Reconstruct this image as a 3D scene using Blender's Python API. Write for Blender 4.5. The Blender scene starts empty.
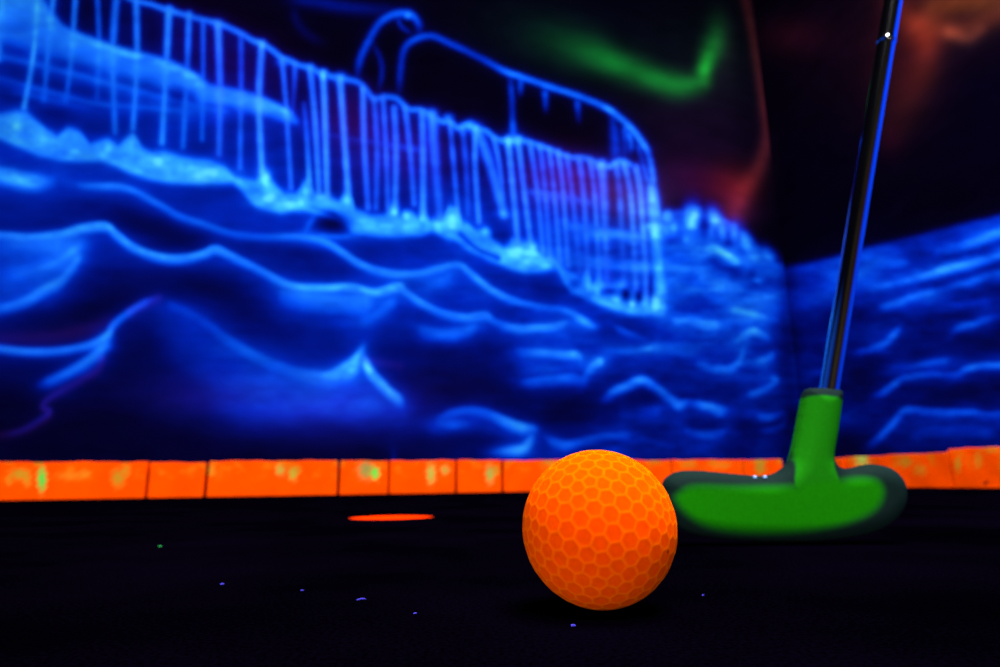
import bpy, bmesh, math, random
import numpy as np
from mathutils import Vector, Matrix

# ------------------------------------------------------------------ camera, world, lamps, exposure
SC = bpy.context.scene
COL = SC.collection
F_PX = 640.0                      # focal length in pixels of the 1000-wide frame
CAM_H = 0.0343                    # the camera lies almost on the carpet
PITCH = math.radians(12.98)
ROLL = math.radians(-0.70)

cam_data = bpy.data.cameras.new('camera')
cam_data.sensor_width = 36.0
cam_data.lens = 36.0 * F_PX / 1000.0
cam_data.clip_start = 0.01
cam_data.dof.use_dof = True
cam_data.dof.focus_distance = 0.158
cam_data.dof.aperture_fstop = 17.0
cam = bpy.data.objects.new('camera', cam_data)
COL.objects.link(cam)
CAM_M = (Matrix.Translation((0, 0, CAM_H)) @ Matrix.Rotation(math.pi / 2 + PITCH, 4, 'X')
         @ Matrix.Rotation(ROLL, 4, 'Z'))
cam.matrix_world = CAM_M
SC.camera = cam

SC.view_settings.view_transform = 'Standard'
SC.view_settings.look = 'None'
SC.view_settings.gamma = 1.0
SC.view_settings.use_curve_mapping = False
SC.view_settings.exposure = 0.0
SC.cycles.use_denoising = True
SC.cycles.max_bounces = 6

world = bpy.data.worlds.new('dark_room')
SC.world = world
world.use_nodes = True
world.node_tree.nodes['Background'].inputs[0].default_value = (0.5, 0.55, 1.0, 1)
world.node_tree.nodes['Background'].inputs[1].default_value = 0.0


def area_lamp(name, loc, target, sx, sy, watts, color=(1, 1, 1)):
    d = bpy.data.lights.new(name, 'AREA')
    d.shape = 'RECTANGLE'
    d.size = sx
    d.size_y = sy
    d.energy = watts
    d.color = color
    o = bpy.data.objects.new(name, d)
    COL.objects.link(o)
    o.location = loc
    o.rotation_euler = (Vector(target) - Vector(loc)).to_track_quat('-Z', 'Y').to_euler()
    return o


# tubes under the ceiling above the fairway; the others are added, unseen fill lamps
area_lamp('ceiling_tube_lamp', (0.55, 0.28, 2.38), (0.45, 0.32, 0), 1.1, 0.9, 155)
area_lamp('added_floor_fill', (0.05, -1.45, 0.12), (0.2, 1.9, 0.25), 0.8, 0.14, 12)  # added low fill for the lower front of the ball
area_lamp('added_front_fill', (0.45, -0.70, 2.37), (0.0, 1.1, 0.10), 1.2, 0.30, 70)  # added high fill for the ball's front and the walls
area_lamp('added_floor_fill', (-1.2, -1.2, 0.12), (-0.6, 1.9, 0.35), 0.8, 0.14, 12)  # added low fill from the left
area_lamp('added_floor_fill', (-1.9, 0.2, 0.12), (-1.0, 1.9, 0.9), 0.8, 0.14, 10)  # added low fill for the left part of the far wall

# ------------------------------------------------------------------ measuring helpers
ROT = np.array(CAM_M.to_3x3())
ORG = np.array([0, 0, CAM_H])


def ray(px, py):
    d = ROT @ np.array([(px - 500.0) / F_PX, -(py - 333.5) / F_PX, -1.0])
    return d


def on_floor(px, py, z=0.0):
    d = ray(px, py)
    t = (z - CAM_H) / d[2]
    return ORG + d * t


def on_plane(px, py, p0, n):
    d = ray(px, py)
    t = np.dot(np.array(p0) - ORG, n) / np.dot(d, n)
    return ORG + d * t


def project(P):
    """world points (N,3) -> chart coordinates (N,2)"""
    q = (P - ORG) @ ROT
    z = np.minimum(q[:, 2], -1e-3)
    return np.stack([500 + F_PX * q[:, 0] / -z, 333.5 - F_PX * q[:, 1] / -z], 1)


# ------------------------------------------------------------------ object helpers
def tag(o, label=None, cat=None, group=None, kind=None):
    if label: o['label'] = label
    if cat: o['category'] = cat
    if group: o['group'] = group
    if kind: o['kind'] = kind
    return o


def obj(name, bm, mat, parent=None, smooth=True):
    me = bpy.data.meshes.new(name)
    bm.to_mesh(me)
    bm.free()
    if smooth:
        for p in me.polygons:
            p.use_smooth = True
    me.materials.append(mat)
    o = bpy.data.objects.new(name, me)
    COL.objects.link(o)
    if parent is not None:
        o.parent = parent
    return o


def empty(name, loc):
    o = bpy.data.objects.new(name, None)
    o.empty_display_size = 0.02
    COL.objects.link(o)
    o.location = loc
    return o


def new_mat(name):
    m = bpy.data.materials.new(name)
    m.use_nodes = True
    nt = m.node_tree
    b = nt.nodes['Principled BSDF']
    return m, nt, b


def setb(b, **kw):
    names = dict(base='Base Color', rough='Roughness', metal='Metallic', spec='Specular IOR Level',
                 coat='Coat Weight', coat_rough='Coat Roughness', sss='Subsurface Weight',
                 sss_r='Subsurface Radius', sss_s='Subsurface Scale')
    for k, v in kw.items():
        if k == 'base': v = (*v, 1)
        b.inputs[names[k]].default_value = v


def lathe(profile, seg=48, axis_m=None):
    """profile: list of (r, z); closed surface of revolution"""
    bm = bmesh.new()
    rings = []
    for r, z in profile:
        if r < 1e-7:
            rings.append([bm.verts.new((0, 0, z))])
        else:
            rings.append([bm.verts.new((r * math.cos(2 * math.pi * i / seg), r * math.sin(2 * math.pi * i / seg), z))
                          for i in range(seg)])
    for a, b in zip(rings[:-1], rings[1:]):
        for i in range(seg):
            j = (i + 1) % seg
            if len(a) == 1 and len(b) == 1: continue
            if len(a) == 1: bm.faces.new((a[0], b[j], b[i]))
            elif len(b) == 1: bm.faces.new((a[i], a[j], b[0]))
            else: bm.faces.new((a[i], a[j], b[j], b[i]))
    if axis_m is not None:
        bm.transform(axis_m)
    bmesh.ops.recalc_face_normals(bm, faces=bm.faces)
    return bm


def srgb(c):
    c = np.clip(np.asarray(c, float), 0, 255) / 255.0
    return np.where(c <= 0.04045, c / 12.92, ((c + 0.055) / 1.055) ** 2.4)


# ------------------------------------------------------------------ the mural's painting
# The artwork is laid out on a chart of the two walls (one unit = one chart step); every wall vertex then
# looks up its pigment there, so the paint sits on the wall itself.
CX0, CX1, CY0, CY1 = -260, 1260, -260, 520
XS = np.arange(CX0, CX1 + 1, dtype=float)
YS = np.arange(CY0, CY1 + 1, dtype=float)
GX, GY = np.meshgrid(XS, YS)


def fractal(sx, sy, seed, octaves=3):
    """smooth value noise over the chart, about -1..1"""
    rs = np.random.RandomState(seed)
    out = np.zeros(GX.shape); amp = 1.0; tot = 0
    for o in range(octaves):
        gx = (XS - CX0) / sx; gy = (YS - CY0) / sy
        n = rs.rand(int(gy[-1]) + 3, int(gx[-1]) + 3) * 2 - 1
        ix = gx.astype(int); iy = gy.astype(int)
        fx = gx - ix; fy = gy - iy
        fx = (fx * fx * (3 - 2 * fx))[None, :]; fy = (fy * fy * (3 - 2 * fy))[:, None]
        a = n[np.ix_(iy, ix)]; b = n[np.ix_(iy, ix + 1)]; c = n[np.ix_(iy + 1, ix)]; d = n[np.ix_(iy + 1, ix + 1)]
        out += amp * ((a * (1 - fx) + b * fx) * (1 - fy) + (c * (1 - fx) + d * fx) * fy)
        tot += amp; amp *= .55; sx /= 2; sy /= 2
    return out / tot * 1.5


class Chart:
    def __init__(self):
        self.I = np.full(GX.shape, 0.015)
        self.add = np.zeros(GX.shape + (3,))
        self.vio = np.zeros(GX.shape)

    @staticmethod
    def _sig(t):
        return 1 / (1 + np.exp(-np.clip(t, -30, 30)))

    def band(self, top, bot, val, st=3, sb=3, alpha=1.0, xr=None, sx=4, val_bot=None):
        """paint between two curves y(x)"""
        top = np.array(top, float); bot = np.array(bot, float)
        yt = np.interp(XS, top[:, 0], top[:, 1]); yb = np.interp(XS, bot[:, 0], bot[:, 1])
        a = self._sig((GY - yt) / st * 2) * self._sig((yb - GY) / sb * 2) * alpha
        if xr:
            a = a * self._sig((GX - xr[0]) / sx * 2) * self._sig((xr[1] - GX) / sx * 2)
        v = val
        if val_bot is not None:
            k = np.clip((GY - yt) / np.maximum(yb - yt, 1), 0, 1)
            v = val * (1 - k) + val_bot * k
        self.I = self.I * (1 - a) + v * a

    def screen(self, v, field=None):
        v = np.clip(v, 0, 1)
        self.I = 1 - (1 - self.I) * (1 - v)

    def top_up(self, v):
        # soft maximum: lift the tone to v where v is brighter
        self.I = np.where(v > self.I, self.I + (v - self.I) * 1.0, self.I) * 0.75 + 0.25 * (1 - (1 - self.I) * (1 - v * 0.5))

    def path(self, pts, s=3.0, s2=None, kind='I', col=None, gain=1.0, taper=True):
        """soft brush along points (x, y, amp[, sigma]); s2 = softness below the line"""
        P = []
        for p in pts:
            p = list(p)
            if len(p) == 3: p.append(s)
            P.append(p)
        P = np.array(P, float)
        # catmull-rom resample
        Q = []
        n = len(P)
        for i in range(n - 1):
            p0, p1, p2, p3 = P[max(i - 1, 0)], P[i], P[i + 1], P[min(i + 2, n - 1)]
            L = max(2, int(np.hypot(*(p2 - p1)[:2]) / 1.5))
            for k in range(L):
                t = k / L
                Q.append(0.5 * ((2 * p1) + (-p0 + p2) * t + (2 * p0 - 5 * p1 + 4 * p2 - p3) * t * t
                                + (-p0 + 3 * p1 - 3 * p2 + p3) * t ** 3))
        Q.append(P[-1])
        Q = np.array(Q)
        if kind == 'I' and taper and len(Q) > 8:
            seg_ = np.concatenate([[0], np.cumsum(np.hypot(*np.diff(Q[:, :2], axis=0).T))])
            tl = min(14.0, seg_[-1] * .22)
            Q[:, 2] *= np.clip(.45 + .55 * seg_ / tl, 0, 1) * np.clip(.45 + .55 * (seg_[-1] - seg_) / tl, 0, 1)
        R = max(s, s2 or 0, P[:, 3].max()) * (7.5 if kind == 'I' else 3.2)
        x0 = int(max(CX0, Q[:, 0].min() - R)); x1 = int(min(CX1, Q[:, 0].max() + R))
        y0 = int(max(CY0, Q[:, 1].min() - R)); y1 = int(min(CY1, Q[:, 1].max() + R))
        if x1 <= x0 or y1 <= y0: return
        sl = (slice(y0 - CY0, y1 - CY0 + 1), slice(x0 - CX0, x1 - CX0 + 1))
        out = np.zeros((y1 - y0 + 1, x1 - x0 + 1))
        hal = np.zeros_like(out)
        for q in Q:
            r = int(7.5 * max(q[3], s2 or 0)) + 1
            ax0 = max(x0, int(q[0]) - r); ax1 = min(x1, int(q[0]) + r)
            ay0 = max(y0, int(q[1]) - r); ay1 = min(y1, int(q[1]) + r)
            if ax1 < ax0 or ay1 < ay0: continue
            s_ = (slice(ay0 - y0, ay1 - y0 + 1), slice(ax0 - x0, ax1 - x0 + 1))
            gx = np.arange(ax0, ax1 + 1)[None, :] - q[0]
            gy = np.arange(ay0, ay1 + 1)[:, None] - q[1]
            sy = np.where(gy > 0, s2 or q[3], q[3])
            v = max(q[2], 0) * np.exp(-0.5 * ((gx / q[3]) ** 2 + (gy / sy) ** 2))
            out[s_] = np.maximum(out[s_], v)
            if kind == 'I':
                hal[s_] = np.maximum(hal[s_], max(q[2], 0) * np.exp(-0.5 * ((gx / (2.6 * q[3])) ** 2 + (gy / (2.6 * sy)) ** 2)))
        self.commit(out * gain, sl, kind, col, hal * 0.13 * (1 - self.I[sl]))

    def commit(self, out, sl, kind, col, halo=0.0):
        if kind == 'I':
            I = self.I[sl]
            self.I[sl] = np.where(out > I, out, I) * 0.6 + 0.4 * (1 - (1 - I) * (1 - out * 0.75))
            self.I[sl] = self.I[sl] + halo
        elif kind == 'dark':
            self.I[sl] = self.I[sl] * (1 - out)
        elif kind == 'vio':
            self.vio[sl] = np.maximum(self.vio[sl], out)
        elif kind == 'col':
            self.add[sl] += out[..., None] * np.array(col, float)

    def blob(self, x, y, rx, ry, amp, ang=0, kind='I', col=None):
        R = max(rx, ry) * 3
        x0 = int(max(CX0, x - R)); x1 = int(min(CX1, x + R)); y0 = int(max(CY0, y - R)); y1 = int(min(CY1, y + R))
        if x1 <= x0 or y1 <= y0: return
        sl = (slice(y0 - CY0, y1 - CY0 + 1), slice(x0 - CX0, x1 - CX0 + 1))
        dx = GX[sl] - x; dy = GY[sl] - y
        a = math.radians(ang); c, s = math.cos(a), math.sin(a)
        u = dx * c + dy * s; v = -dx * s + dy * c
        self.commit(amp * np.exp(-0.5 * ((u / rx) ** 2 + (v / ry) ** 2)), sl, kind, col)

    def colors(self):
        t = np.array([0, .12, .25, .40, .55, .70, .82, .93, 1.0])
        r = np.array([3, 4, 2, 1, 4, 22, 40, 60, 90]) * 1.0
        g = np.array([1, 3, 12, 34, 72, 112, 150, 184, 215]) * 1.0
        b = np.array([10, 50, 105, 170, 220, 250, 255, 255, 255]) * 1.0
        f1 = fractal(70, 16, 11, 4)      # long streaks of the airbrush
        f2 = fractal(14, 9, 12, 3)       # spatter and brush breaks
        I = self.I
        wgt = np.interp(GX, [0, 380, 640, 700, 1000], [.22, .28, .6, .75, .7])
        I = I * (1 + wgt * (0.30 * f1 + 0.16 * f2)) + 0.03 * wgt * f1 * (I > .06)
        foam = np.clip((self.I - .70) / .14, 0, 1)
        I = I + foam * 0.10 * fractal(11, 9, 13, 2)
        I = np.clip(I, 0, 1)
        rgb = np.stack([np.interp(I, t, r), np.interp(I, t, g), np.interp(I, t, b)], -1)
        v = np.clip(self.vio, 0, 1)[..., None]
        rgb = rgb + v * np.array([75., 15., 60.])
        rgb = rgb + self.add
        return np.clip(rgb, 0, 255)


def paint_left():
    c = Chart()
    EDGE = [(-260, -150), (100, -16), (134, -1), (150, 3), (167, 9), (181, 13), (200, 18), (220, 23), (240, 32), (252, 39), (262, 43),
            (272, 49), (282, 57), (290, 60), (298, 64), (310, 67), (322, 73), (338, 77), (357, 81), (366, 89),
            (374, 98), (385, 96), (397, 98), (408, 108), (420, 109), (430, 114), (440, 120), (450, 121),
            (458, 127), (468, 124), (476, 128), (486, 130), (496, 138), (508, 140), (524, 140), (541, 145),
            (556, 151), (569, 156), (585, 157), (599, 163), (609, 166), (620, 160), (630, 164), (645, 172)]
    FT = [(-260, 60), (-100, 85), (0, 113), (16, 110), (26, 111), (40, 122), (50, 132), (57, 136), (68, 127), (80, 131), (90, 143),
          (108, 138), (118, 145), (133, 132), (142, 146), (152, 152), (165, 150), (180, 155), (195, 159), (210, 160),
          (225, 166), (235, 176), (256, 180), (264, 168), (272, 180), (284, 193), (296, 193), (308, 178), (314, 194),
          (328, 196), (339, 201), (349, 187), (355, 208), (371, 215), (385, 214), (393, 205), (400, 216), (411, 211),
          (419, 218), (424, 210), (430, 221), (443, 219), (449, 206), (458, 208), (462, 222), (474, 231), (486, 228),
          (493, 240), (504, 248), (514, 243), (530, 241), (540, 253), (553, 262), (567, 270), (582, 276), (588, 268),
          (592, 284), (599, 276), (606, 285), (620, 282), (636, 291), (651, 297), (662, 296), (668, 310)]
    FB = [(-260, 60), (-100, 105), (0, 139), (20, 147), (40, 156), (60, 160), (80, 161), (100, 161), (116, 166), (130, 173),
          (150, 179), (170, 183), (200, 184), (232, 182), (244, 192), (256, 206), (280, 213), (300, 210), (312, 205),
          (335, 212), (352, 232), (380, 236), (420, 235), (432, 230), (446, 238), (456, 240), (470, 250), (490, 260),
          (510, 268), (525, 273), (545, 270), (556, 266), (570, 291), (588, 299), (604, 306), (617, 311), (636, 315),
          (664, 316), (668, 312)]
    BOT = [(-260, 520), (1260, 520)]
    # body of water below the foam
    c.band(FT, BOT, 0.36, st=2, sb=1, xr=(-400, 664), sx=2)
    # far water to the right of the fall, up to its horizon
    HZ = [(640, 230), (655, 218), (665, 212), (690, 207), (715, 212), (735, 224), (755, 241), (775, 261), (787, 269), (1260, 330)]
    c.band(HZ, BOT, 0.42, st=3, sb=1, xr=(655, 1400), sx=3)
    c.band([(640, 242), (700, 246), (760, 262), (1260, 270)], [(640, 292), (700, 298), (1260, 310)], 0.50, st=8, sb=14, alpha=.9, xr=(655, 1400), sx=3)
    # body of the ice cliff between its lip and the foam
    c.band(EDGE, FT, 0.12, st=2, sb=2, xr=(-400, 657), sx=2)
    c.band([(x, y + 62) for x, y in EDGE], FT, 0.33, st=16, sb=2, alpha=0.9, xr=(420, 662), sx=30)
    c.band([(x, y + 62) for x, y in EDGE], FT, 0.25, st=16, sb=2, alpha=0.8, xr=(300, 440), sx=30)
    # large tone shifts in the water
    c.band([(-260, 180), (0, 190), (60, 200), (130, 215), (200, 240), (300, 250), (400, 285), (500, 330), (560, 350), (700, 440)],
           BOT, 0.27, st=18, sb=1, alpha=0.85, xr=(-400, 620), sx=60)
    c.band([(-260, 380), (60, 300), (150, 330), (240, 420), (330, 430), (420, 440), (640, 470)],
           BOT, 0.14, st=22, sb=1, alpha=0.9, xr=(-400, 560), sx=60)
    c.band([(-260, 420), (0, 395), (100, 400), (240, 435), (420, 450), (640, 470)], BOT, 0.07, st=14, sb=1, alpha=0.8, xr=(-400, 420), sx=40)
    c.band([(560, 330), (600, 340), (700, 320), (800, 330)], BOT, 0.34, st=18, sb=1, alpha=0.75, xr=(580, 1400), sx=30)
    c.band([(560, 380), (640, 375), (700, 400), (800, 400)], BOT, 0.22, st=18, sb=1, alpha=0.75, xr=(540, 1400), sx=30)
    for a in [(150, 225, 70, 9, .35, 12), (150, 285, 60, 14, .5, 0), (110, 305, 40, 12, .6, -15), (40, 225, 40, 6, .35, 0), (250, 245, 60, 6, .3, 5),
              (330, 262, 40, 10, .3, 5), (215, 292, 40, 10, .55, 20), (270, 330, 60, 14, .4, 20), (130, 215, 40, 10, .45, 10),
              (175, 235, 30, 10, .5, 20), (470, 360, 50, 20, .45, 0), (430, 370, 40, 30, .45, 0), (560, 405, 50, 14, .55, 5), (480, 385, 60, 14, .5, 0),
              (560, 420, 40, 10, .4, 0), (480, 440, 36, 5, .45, 5), (530, 285, 26, 8, .35, 10), (625, 330, 30, 7, .45, 8),
              (700, 295, 30, 8, .3, 5), (690, 385, 40, 10, .35, 5), (770, 345, 10, 7, .5, 0), (780, 365, 8, 12, .6, 0),
              (640, 405, 24, 8, .3, 0), (735, 425, 40, 5, .4, 0), (610, 440, 40, 6, .4, 0), (430, 300, 30, 9, .15, 10)]:
        c.blob(a[0], a[1], a[2], a[3], a[4] * .62, a[5], kind='dark')
    # lit faces of the waves on the left
    c.band([(-260, 236), (60, 240), (90, 240)], [(-260, 330), (0, 305), (40, 290), (66, 272), (84, 246)], 0.42, st=4, sb=6, alpha=.8, xr=(-400, 84), sx=3)
    c.band([(-260, 346), (0, 350), (110, 342)], [(-260, 400), (0, 372), (60, 372), (100, 352)], 0.22, st=4, sb=8, alpha=.7, xr=(-400, 106), sx=3)

    # ----- light slabs of ice behind the drips (upper left)
    c.band([(-260, -40), (36, -14), (46, 2), (52, 16), (62, 26), (76, 34), (92, 41), (110, 47), (130, 54), (150, 58), (165, 62), (185, 69),
            (200, 77), (208, 86)], [(-260, 20), (0, 46), (30, 53), (60, 61), (90, 71), (110, 77), (130, 82), (160, 90), (180, 95), (200, 101), (208, 100)],
           0.62, st=5, sb=8, alpha=1.0, xr=(-400, 207), sx=3)
    c.band([(200, 82), (220, 86), (240, 91), (262, 97), (280, 106), (299, 121)], [(200, 103), (230, 108), (250, 115), (275, 122), (300, 124)],
           0.66, st=3, sb=4, xr=(196, 299), sx=2)
    c.path([(46, 5, .5), (60, 27, .6), (90, 41, .72), (130, 54, .74), (165, 63, .78), (188, 74, .85), (203, 84, .95)], s=4, s2=8)
    c.blob(197, 83, 6, 5, .96, 30)
    c.blob(18, 2, 26, 26, .70)
    c.path([(212, 88, .6), (240, 94, .6), (262, 101, .64), (283, 111, .7), (297, 121, .72)], s=4, s2=6)
    # pale horizontal sheets below the slabs
    c.band([(-260, 20), (0, 46), (60, 61), (110, 77), (160, 90), (200, 101), (240, 112), (300, 126)], FT, 0.34, st=7, sb=2, xr=(-400, 300), sx=14)
    for p, w in [([(-100, 30, .42), (0, 56, .44), (60, 70, .45), (120, 86, .46), (200, 106, .42), (240, 112, .38)], 4),
                 ([(-100, 60, .38), (0, 78, .42), (30, 86, .44), (60, 94, .46), (100, 104, .47), (150, 108, .48), (200, 112, .40)], 3.0),
                 ([(0, 92, .44), (30, 96, .46), (100, 112, .42)], 3),
                 ([(300, 128, .20), (360, 140, .24), (400, 146, .30), (425, 150, .40)], 2.5),
                 ([(520, 190, .40), (560, 196, .36), (600, 205, .34)], 3), ([(560, 225, .46), (610, 232, .5), (650, 240, .5)], 5),
                 ([(560, 258, .46), (610, 262, .5), (655, 268, .5)], 6)]:
        c.path(p, s=w, s2=w * 1.5)
    for a in [(10, 66, 30, 4, .25, 12), (50, 84, 40, 4, .25, 12), (120, 118, 30, 9, .22, 5), (178, 98, 8, 6, .3, 0), (230, 140, 40, 14, .22, 0),
              (20, 99, 20, 5, .3, 15), (60, 112, 20, 10, .25, 0)]:
        c.blob(*a, kind='dark')

    # ----- drips of the frozen fall
    D = [([(3, -10), (1, 20), (-1, 60)], 2.5, .80, .6), ([(38, -10), (34, 50), (24, 108)], 2.6, .80, .72), ([(54, -10), (49, 40), (44, 100)], 2.4, .76, .50),
         ([(76, -10), (71, 60), (66, 100)], 2.3, .74, .48), ([(97, -10), (99, 40), (97, 98)], 2.2, .62, .42),
         ([(117, -10), (113, 50), (115, 132)], 3.2, .66, .56), ([(136, -2), (137, 60), (133, 128)], 2.8, .68, .62),
         ([(169, 9), (166, 70), (162, 143)], 3.0, .72, .64), ([(189, 14), (187, 70), (183, 147)], 2.6, .66, .52),
         ([(203, 20), (203, 80), (202, 140)], 2.0, .56, .5), ([(218, 24), (220, 90), (219, 154)], 3.0, .70, .5),
         ([(241, 36), (241, 90), (240, 168)], 2.4, .46, .54), ([(262, 44), (259, 100), (262, 172)], 3.0, .70, .72),
         ([(282, 60), (286, 105), (291, 188)], 2.2, .62, .56), ([(295, 64), (294, 90), (292, 112)], 2.2, .56, .3),
         ([(304, 104), (307, 140), (310, 192)], 2.2, .35, .74), ([(310, 68), (315, 120), (319, 192)], 2.6, .62, .64),
         ([(323, 74), (325, 120), (327, 195)], 2.8, .74, .70), ([(340, 79), (343, 120), (348, 190)], 2.8, .72, .72),
         ([(363, 88), (364, 140), (368, 208)], 2.6, .68, .56), ([(374, 98), (377, 150), (376, 208)], 2.6, .50, .52),
         ([(383, 98), (386, 150), (388, 208)], 2.4, .58, .5), ([(394, 108), (396, 150), (395, 206)], 2.8, .58, .64),
         ([(405, 107), (410, 150), (414, 204)], 2.6, .58, .52), ([(422, 112), (423, 160), (423, 212)], 2.8, .58, .66),
         ([(432, 115), (435, 160), (440, 216)], 4.4, .60, .46), ([(450, 122), (455, 180), (458, 214)], 2.2, .54, .5),
         ([(462, 127), (466, 165), (468, 215)], 2.6, .48, .40), ([(476, 128), (475, 165), (479, 222)], 2.4, .68, .60),
         ([(477, 130), (490, 165), (504, 215)], 4.4, .56, .62), ([(494, 138), (500, 170), (503, 212)], 2.4, .60, .56),
         ([(508, 140), (512, 180), (518, 244)], 2.8, .70, .66), ([(518, 140), (524, 190), (531, 246)], 2.6, .64, .64),
         ([(530, 143), (537, 190), (543, 252)], 2.6, .56, .52), ([(540, 146), (545, 190), (550, 258)], 2.8, .54, .50),
         ([(549, 149), (554, 190), (560, 262)], 2.4, .56, .54), ([(558, 152), (563, 190), (568, 266)], 2.4, .60, .56),
         ([(567, 156), (573, 200), (580, 272)], 2.6, .52, .46), ([(579, 158), (584, 200), (588, 272)], 2.8, .58, .5),
         ([(590, 160), (595, 200), (599, 276)], 2.4, .56, .56), ([(601, 165), (604, 200), (607, 284)], 4.0, .72, .50),
         ([(616, 163), (620, 200), (624, 284)], 3.0, .54, .46), ([(624, 164), (631, 200), (636, 290)], 2.8, .66, .52),
         ([(636, 168), (641, 200), (647, 296)], 3.0, .68, .56)]
    for pts, w, a0, a1 in D:
        n = len(pts)
        c.path([(x, y, a0 + (a1 - a0) * i / (n - 1), w) for i, (x, y) in enumerate(pts)], s=w, taper=False)
        if pts[0][0] > 210: c.path([(x, y, .20 * a0, w * 1.2) for x, y in pts], s=w, kind='vio')
    c.path([(651, 178, .60, 3), (652, 200, .78, 5), (656, 240, .76, 6), (660, 280, .72, 6.5), (662, 306, .78, 7)])
    c.path([(654, 180, .5, 2), (657, 205, .7, 2), (660, 240, .72, 3)])
    c.path([(x, y + 1, .66 if x < 300 else .60) for x, y in EDGE if x > 90 and x < 645], s=2.7, taper=False)
    for x, y, r, a in [(172, 11, 4, .7), (218, 24, 5, .72), (260, 43, 4, .7), (283, 62, 6, .66), (310, 67, 4, .7), (323, 73, 4.5, .85),
                       (340, 78, 6, .74), (430, 114, 5, .68), (448, 118, 5, .62), (470, 126, 6, .70), (509, 141, 5, .74), (518, 140, 5, .74),
                       (600, 165, 6, .74), (432, 140, 4, .55), (650, 226, 5, .78)]:
        c.blob(x, y, r, r * .8, a)

    # ----- arches of ice above the lip
    c.path([(357, 78, .36), (360, 60, .42), (368, 42, .44), (379, 24, .46), (392, 15, .52), (405, 13, .55), (413, 16, .55), (419, 25, .4), (419, 36, .3)], s=3)
    c.blob(408, 15, 4, 3.2, .78)
    c.path([(372, 42, .2), (380, 58, .26), (382, 72, .28), (379, 90, .3)], s=2.2)
    c.path([(398, 16, .35), (401, 26, .3), (411, 33, .25)], s=2)
    c.path([(399, 92, .36), (401, 66, .36), (405, 48, .42), (416, 39, .5), (432, 36, .45), (449, 43, .42), (472, 54, .45), (490, 63, .5), (505, 71, .6),
            (525, 78, .56), (551, 87, .56), (578, 96, .55), (598, 104, .58), (611, 111, .66), (630, 127, .62), (644, 145, .62), (650, 160, .64), (653, 180, .66),
            (653, 195, .7)], s=2.8)
    c.path([(510, 74, .5), (512, 100, .36), (513, 138, .46)], s=2.4)
    c.path([(513, 122, .35, 2), (513, 140, .5, 5)])
    for a, b in [((521, 79), (520, 97)), ((545, 89), (546, 114)), ((577, 98), (579, 124))]:
        c.path([(a[0], a[1], .52, 3), ((a[0] + b[0]) / 2, (a[1] + b[1]) / 2, .42, 2.4), (b[0], b[1], .12, 2)])
    c.path([(612, 114, .5, 3), (615, 140, .34, 4), (615, 163, .40, 5)])
    c.path([(624, 122, .46, 2.4), (625, 145, .26, 3), (625, 162, .3, 3)])
    c.path([(628, 129, .6, 3), (631, 145, .42, 2.4), (630, 158, .12, 2)])
    c.path([(637, 140, .5, 3), (641, 155, .4, 3), (646, 175, .55, 2.4), (650, 188, .6, 2.4)])
    c.blob(628, 128, 4, 4, .6)
    c.path([(290, -2, .20), (330, 4, .24), (360, 8, .20), (400, 11, .12)], s=6)
    c.path([(294, 4, .16), (297, 22, .14), (310, 36, .12), (325, 44, .08)], s=4)
    c.path([(200, -30, .2), (290, -20, .2)], s=8)

    # ----- foam along the foot of the fall
    c.band(FT, FB, 0.74, st=3.4, sb=3.0, xr=(-400, 664), sx=3)
    c.path([(x, y - 3, .66) for x, y in FB if -100 < x < 662 and not 306 < x < 356], s=3)
    for x, y, rx, ry, a in [(18, 126, 9, 9, .98), (45, 138, 10, 8, .86), (75, 152, 9, 5, .97), (70, 135, 7, 6, .80), (108, 149, 8, 7, .93), (132, 145, 5, 9, .90), (158, 161, 8, 7, .99),
                            (140, 160, 20, 7, .80), (190, 168, 22, 9, .84), (212, 172, 12, 6, .90), (220, 178, 16, 5, .82), (265, 180, 6, 10, .98), (270, 198, 12, 8, .98),
                            (290, 204, 16, 5, .97), (306, 192, 5, 10, .95), (300, 203, 10, 5, .95), (320, 197, 10, 4, .90), (347, 202, 4.5, 11, .90), (362, 222, 12, 7, .88),
                            (394, 212, 4.5, 7, .99), (406, 217, 5, 6, .99), (390, 226, 30, 5, .84), (422, 220, 4, 8, .86), (436, 226, 7, 5, .90), (452, 222, 5.5, 12, .98),
                            (485, 234, 5.5, 6, .99), (518, 252, 8, 8, .90), (528, 262, 14, 6, .99), (514, 245, 4, 9, .80), (545, 265, 10, 5, .97), (532, 247, 6, 6, .85),
                            (588, 288, 4.5, 9, .95), (598, 292, 4.5, 9, .95), (616, 301, 8, 7, .92), (632, 304, 5, 6, .94), (644, 304, 4, 9, .84), (656, 304, 6, 10, .99),
                            (622, 286, 6, 4, .84), (604, 287, 12, 3, .72)]:
        c.blob(x, y, rx, ry, a)
    for a in [(626, 295, 4, 5.5, .75, 0), (639, 297, 3, 5, .7, 0), (609, 291, 6, 3, .5, 0), (574, 284, 5, 4, .3, 0), (650, 290, 2, 10, .4, 0)]:
        c.blob(*a, kind='dark')
    c.path([(462, 222, .72), (474, 232, .76), (484, 240, .8)], s=3)
    c.path([(492, 240, .5), (503, 248, .56), (514, 250, .6)], s=2.4)
    c.path([(460, 234, .5), (476, 248, .55), (498, 258, .6)], s=2, kind='dark', gain=.7)
    # mound under the foam
    c.path([(303, 236, .70), (311, 222, .60), (320, 209, .6), (333, 205, .56), (346, 212, .56), (355, 224, .6), (356, 234, .6)], s=4)
    c.blob(333, 224, 14, 8, .72, kind='dark')
    c.path([(312, 235, .48), (340, 237, .5), (358, 234, .56)], s=3)

    # ----- waves
    def W(pts, s=3, s2=None, **k): c.path(pts, s=s * 1.04, s2=(s2 or s) * 1.3, **k)
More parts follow.
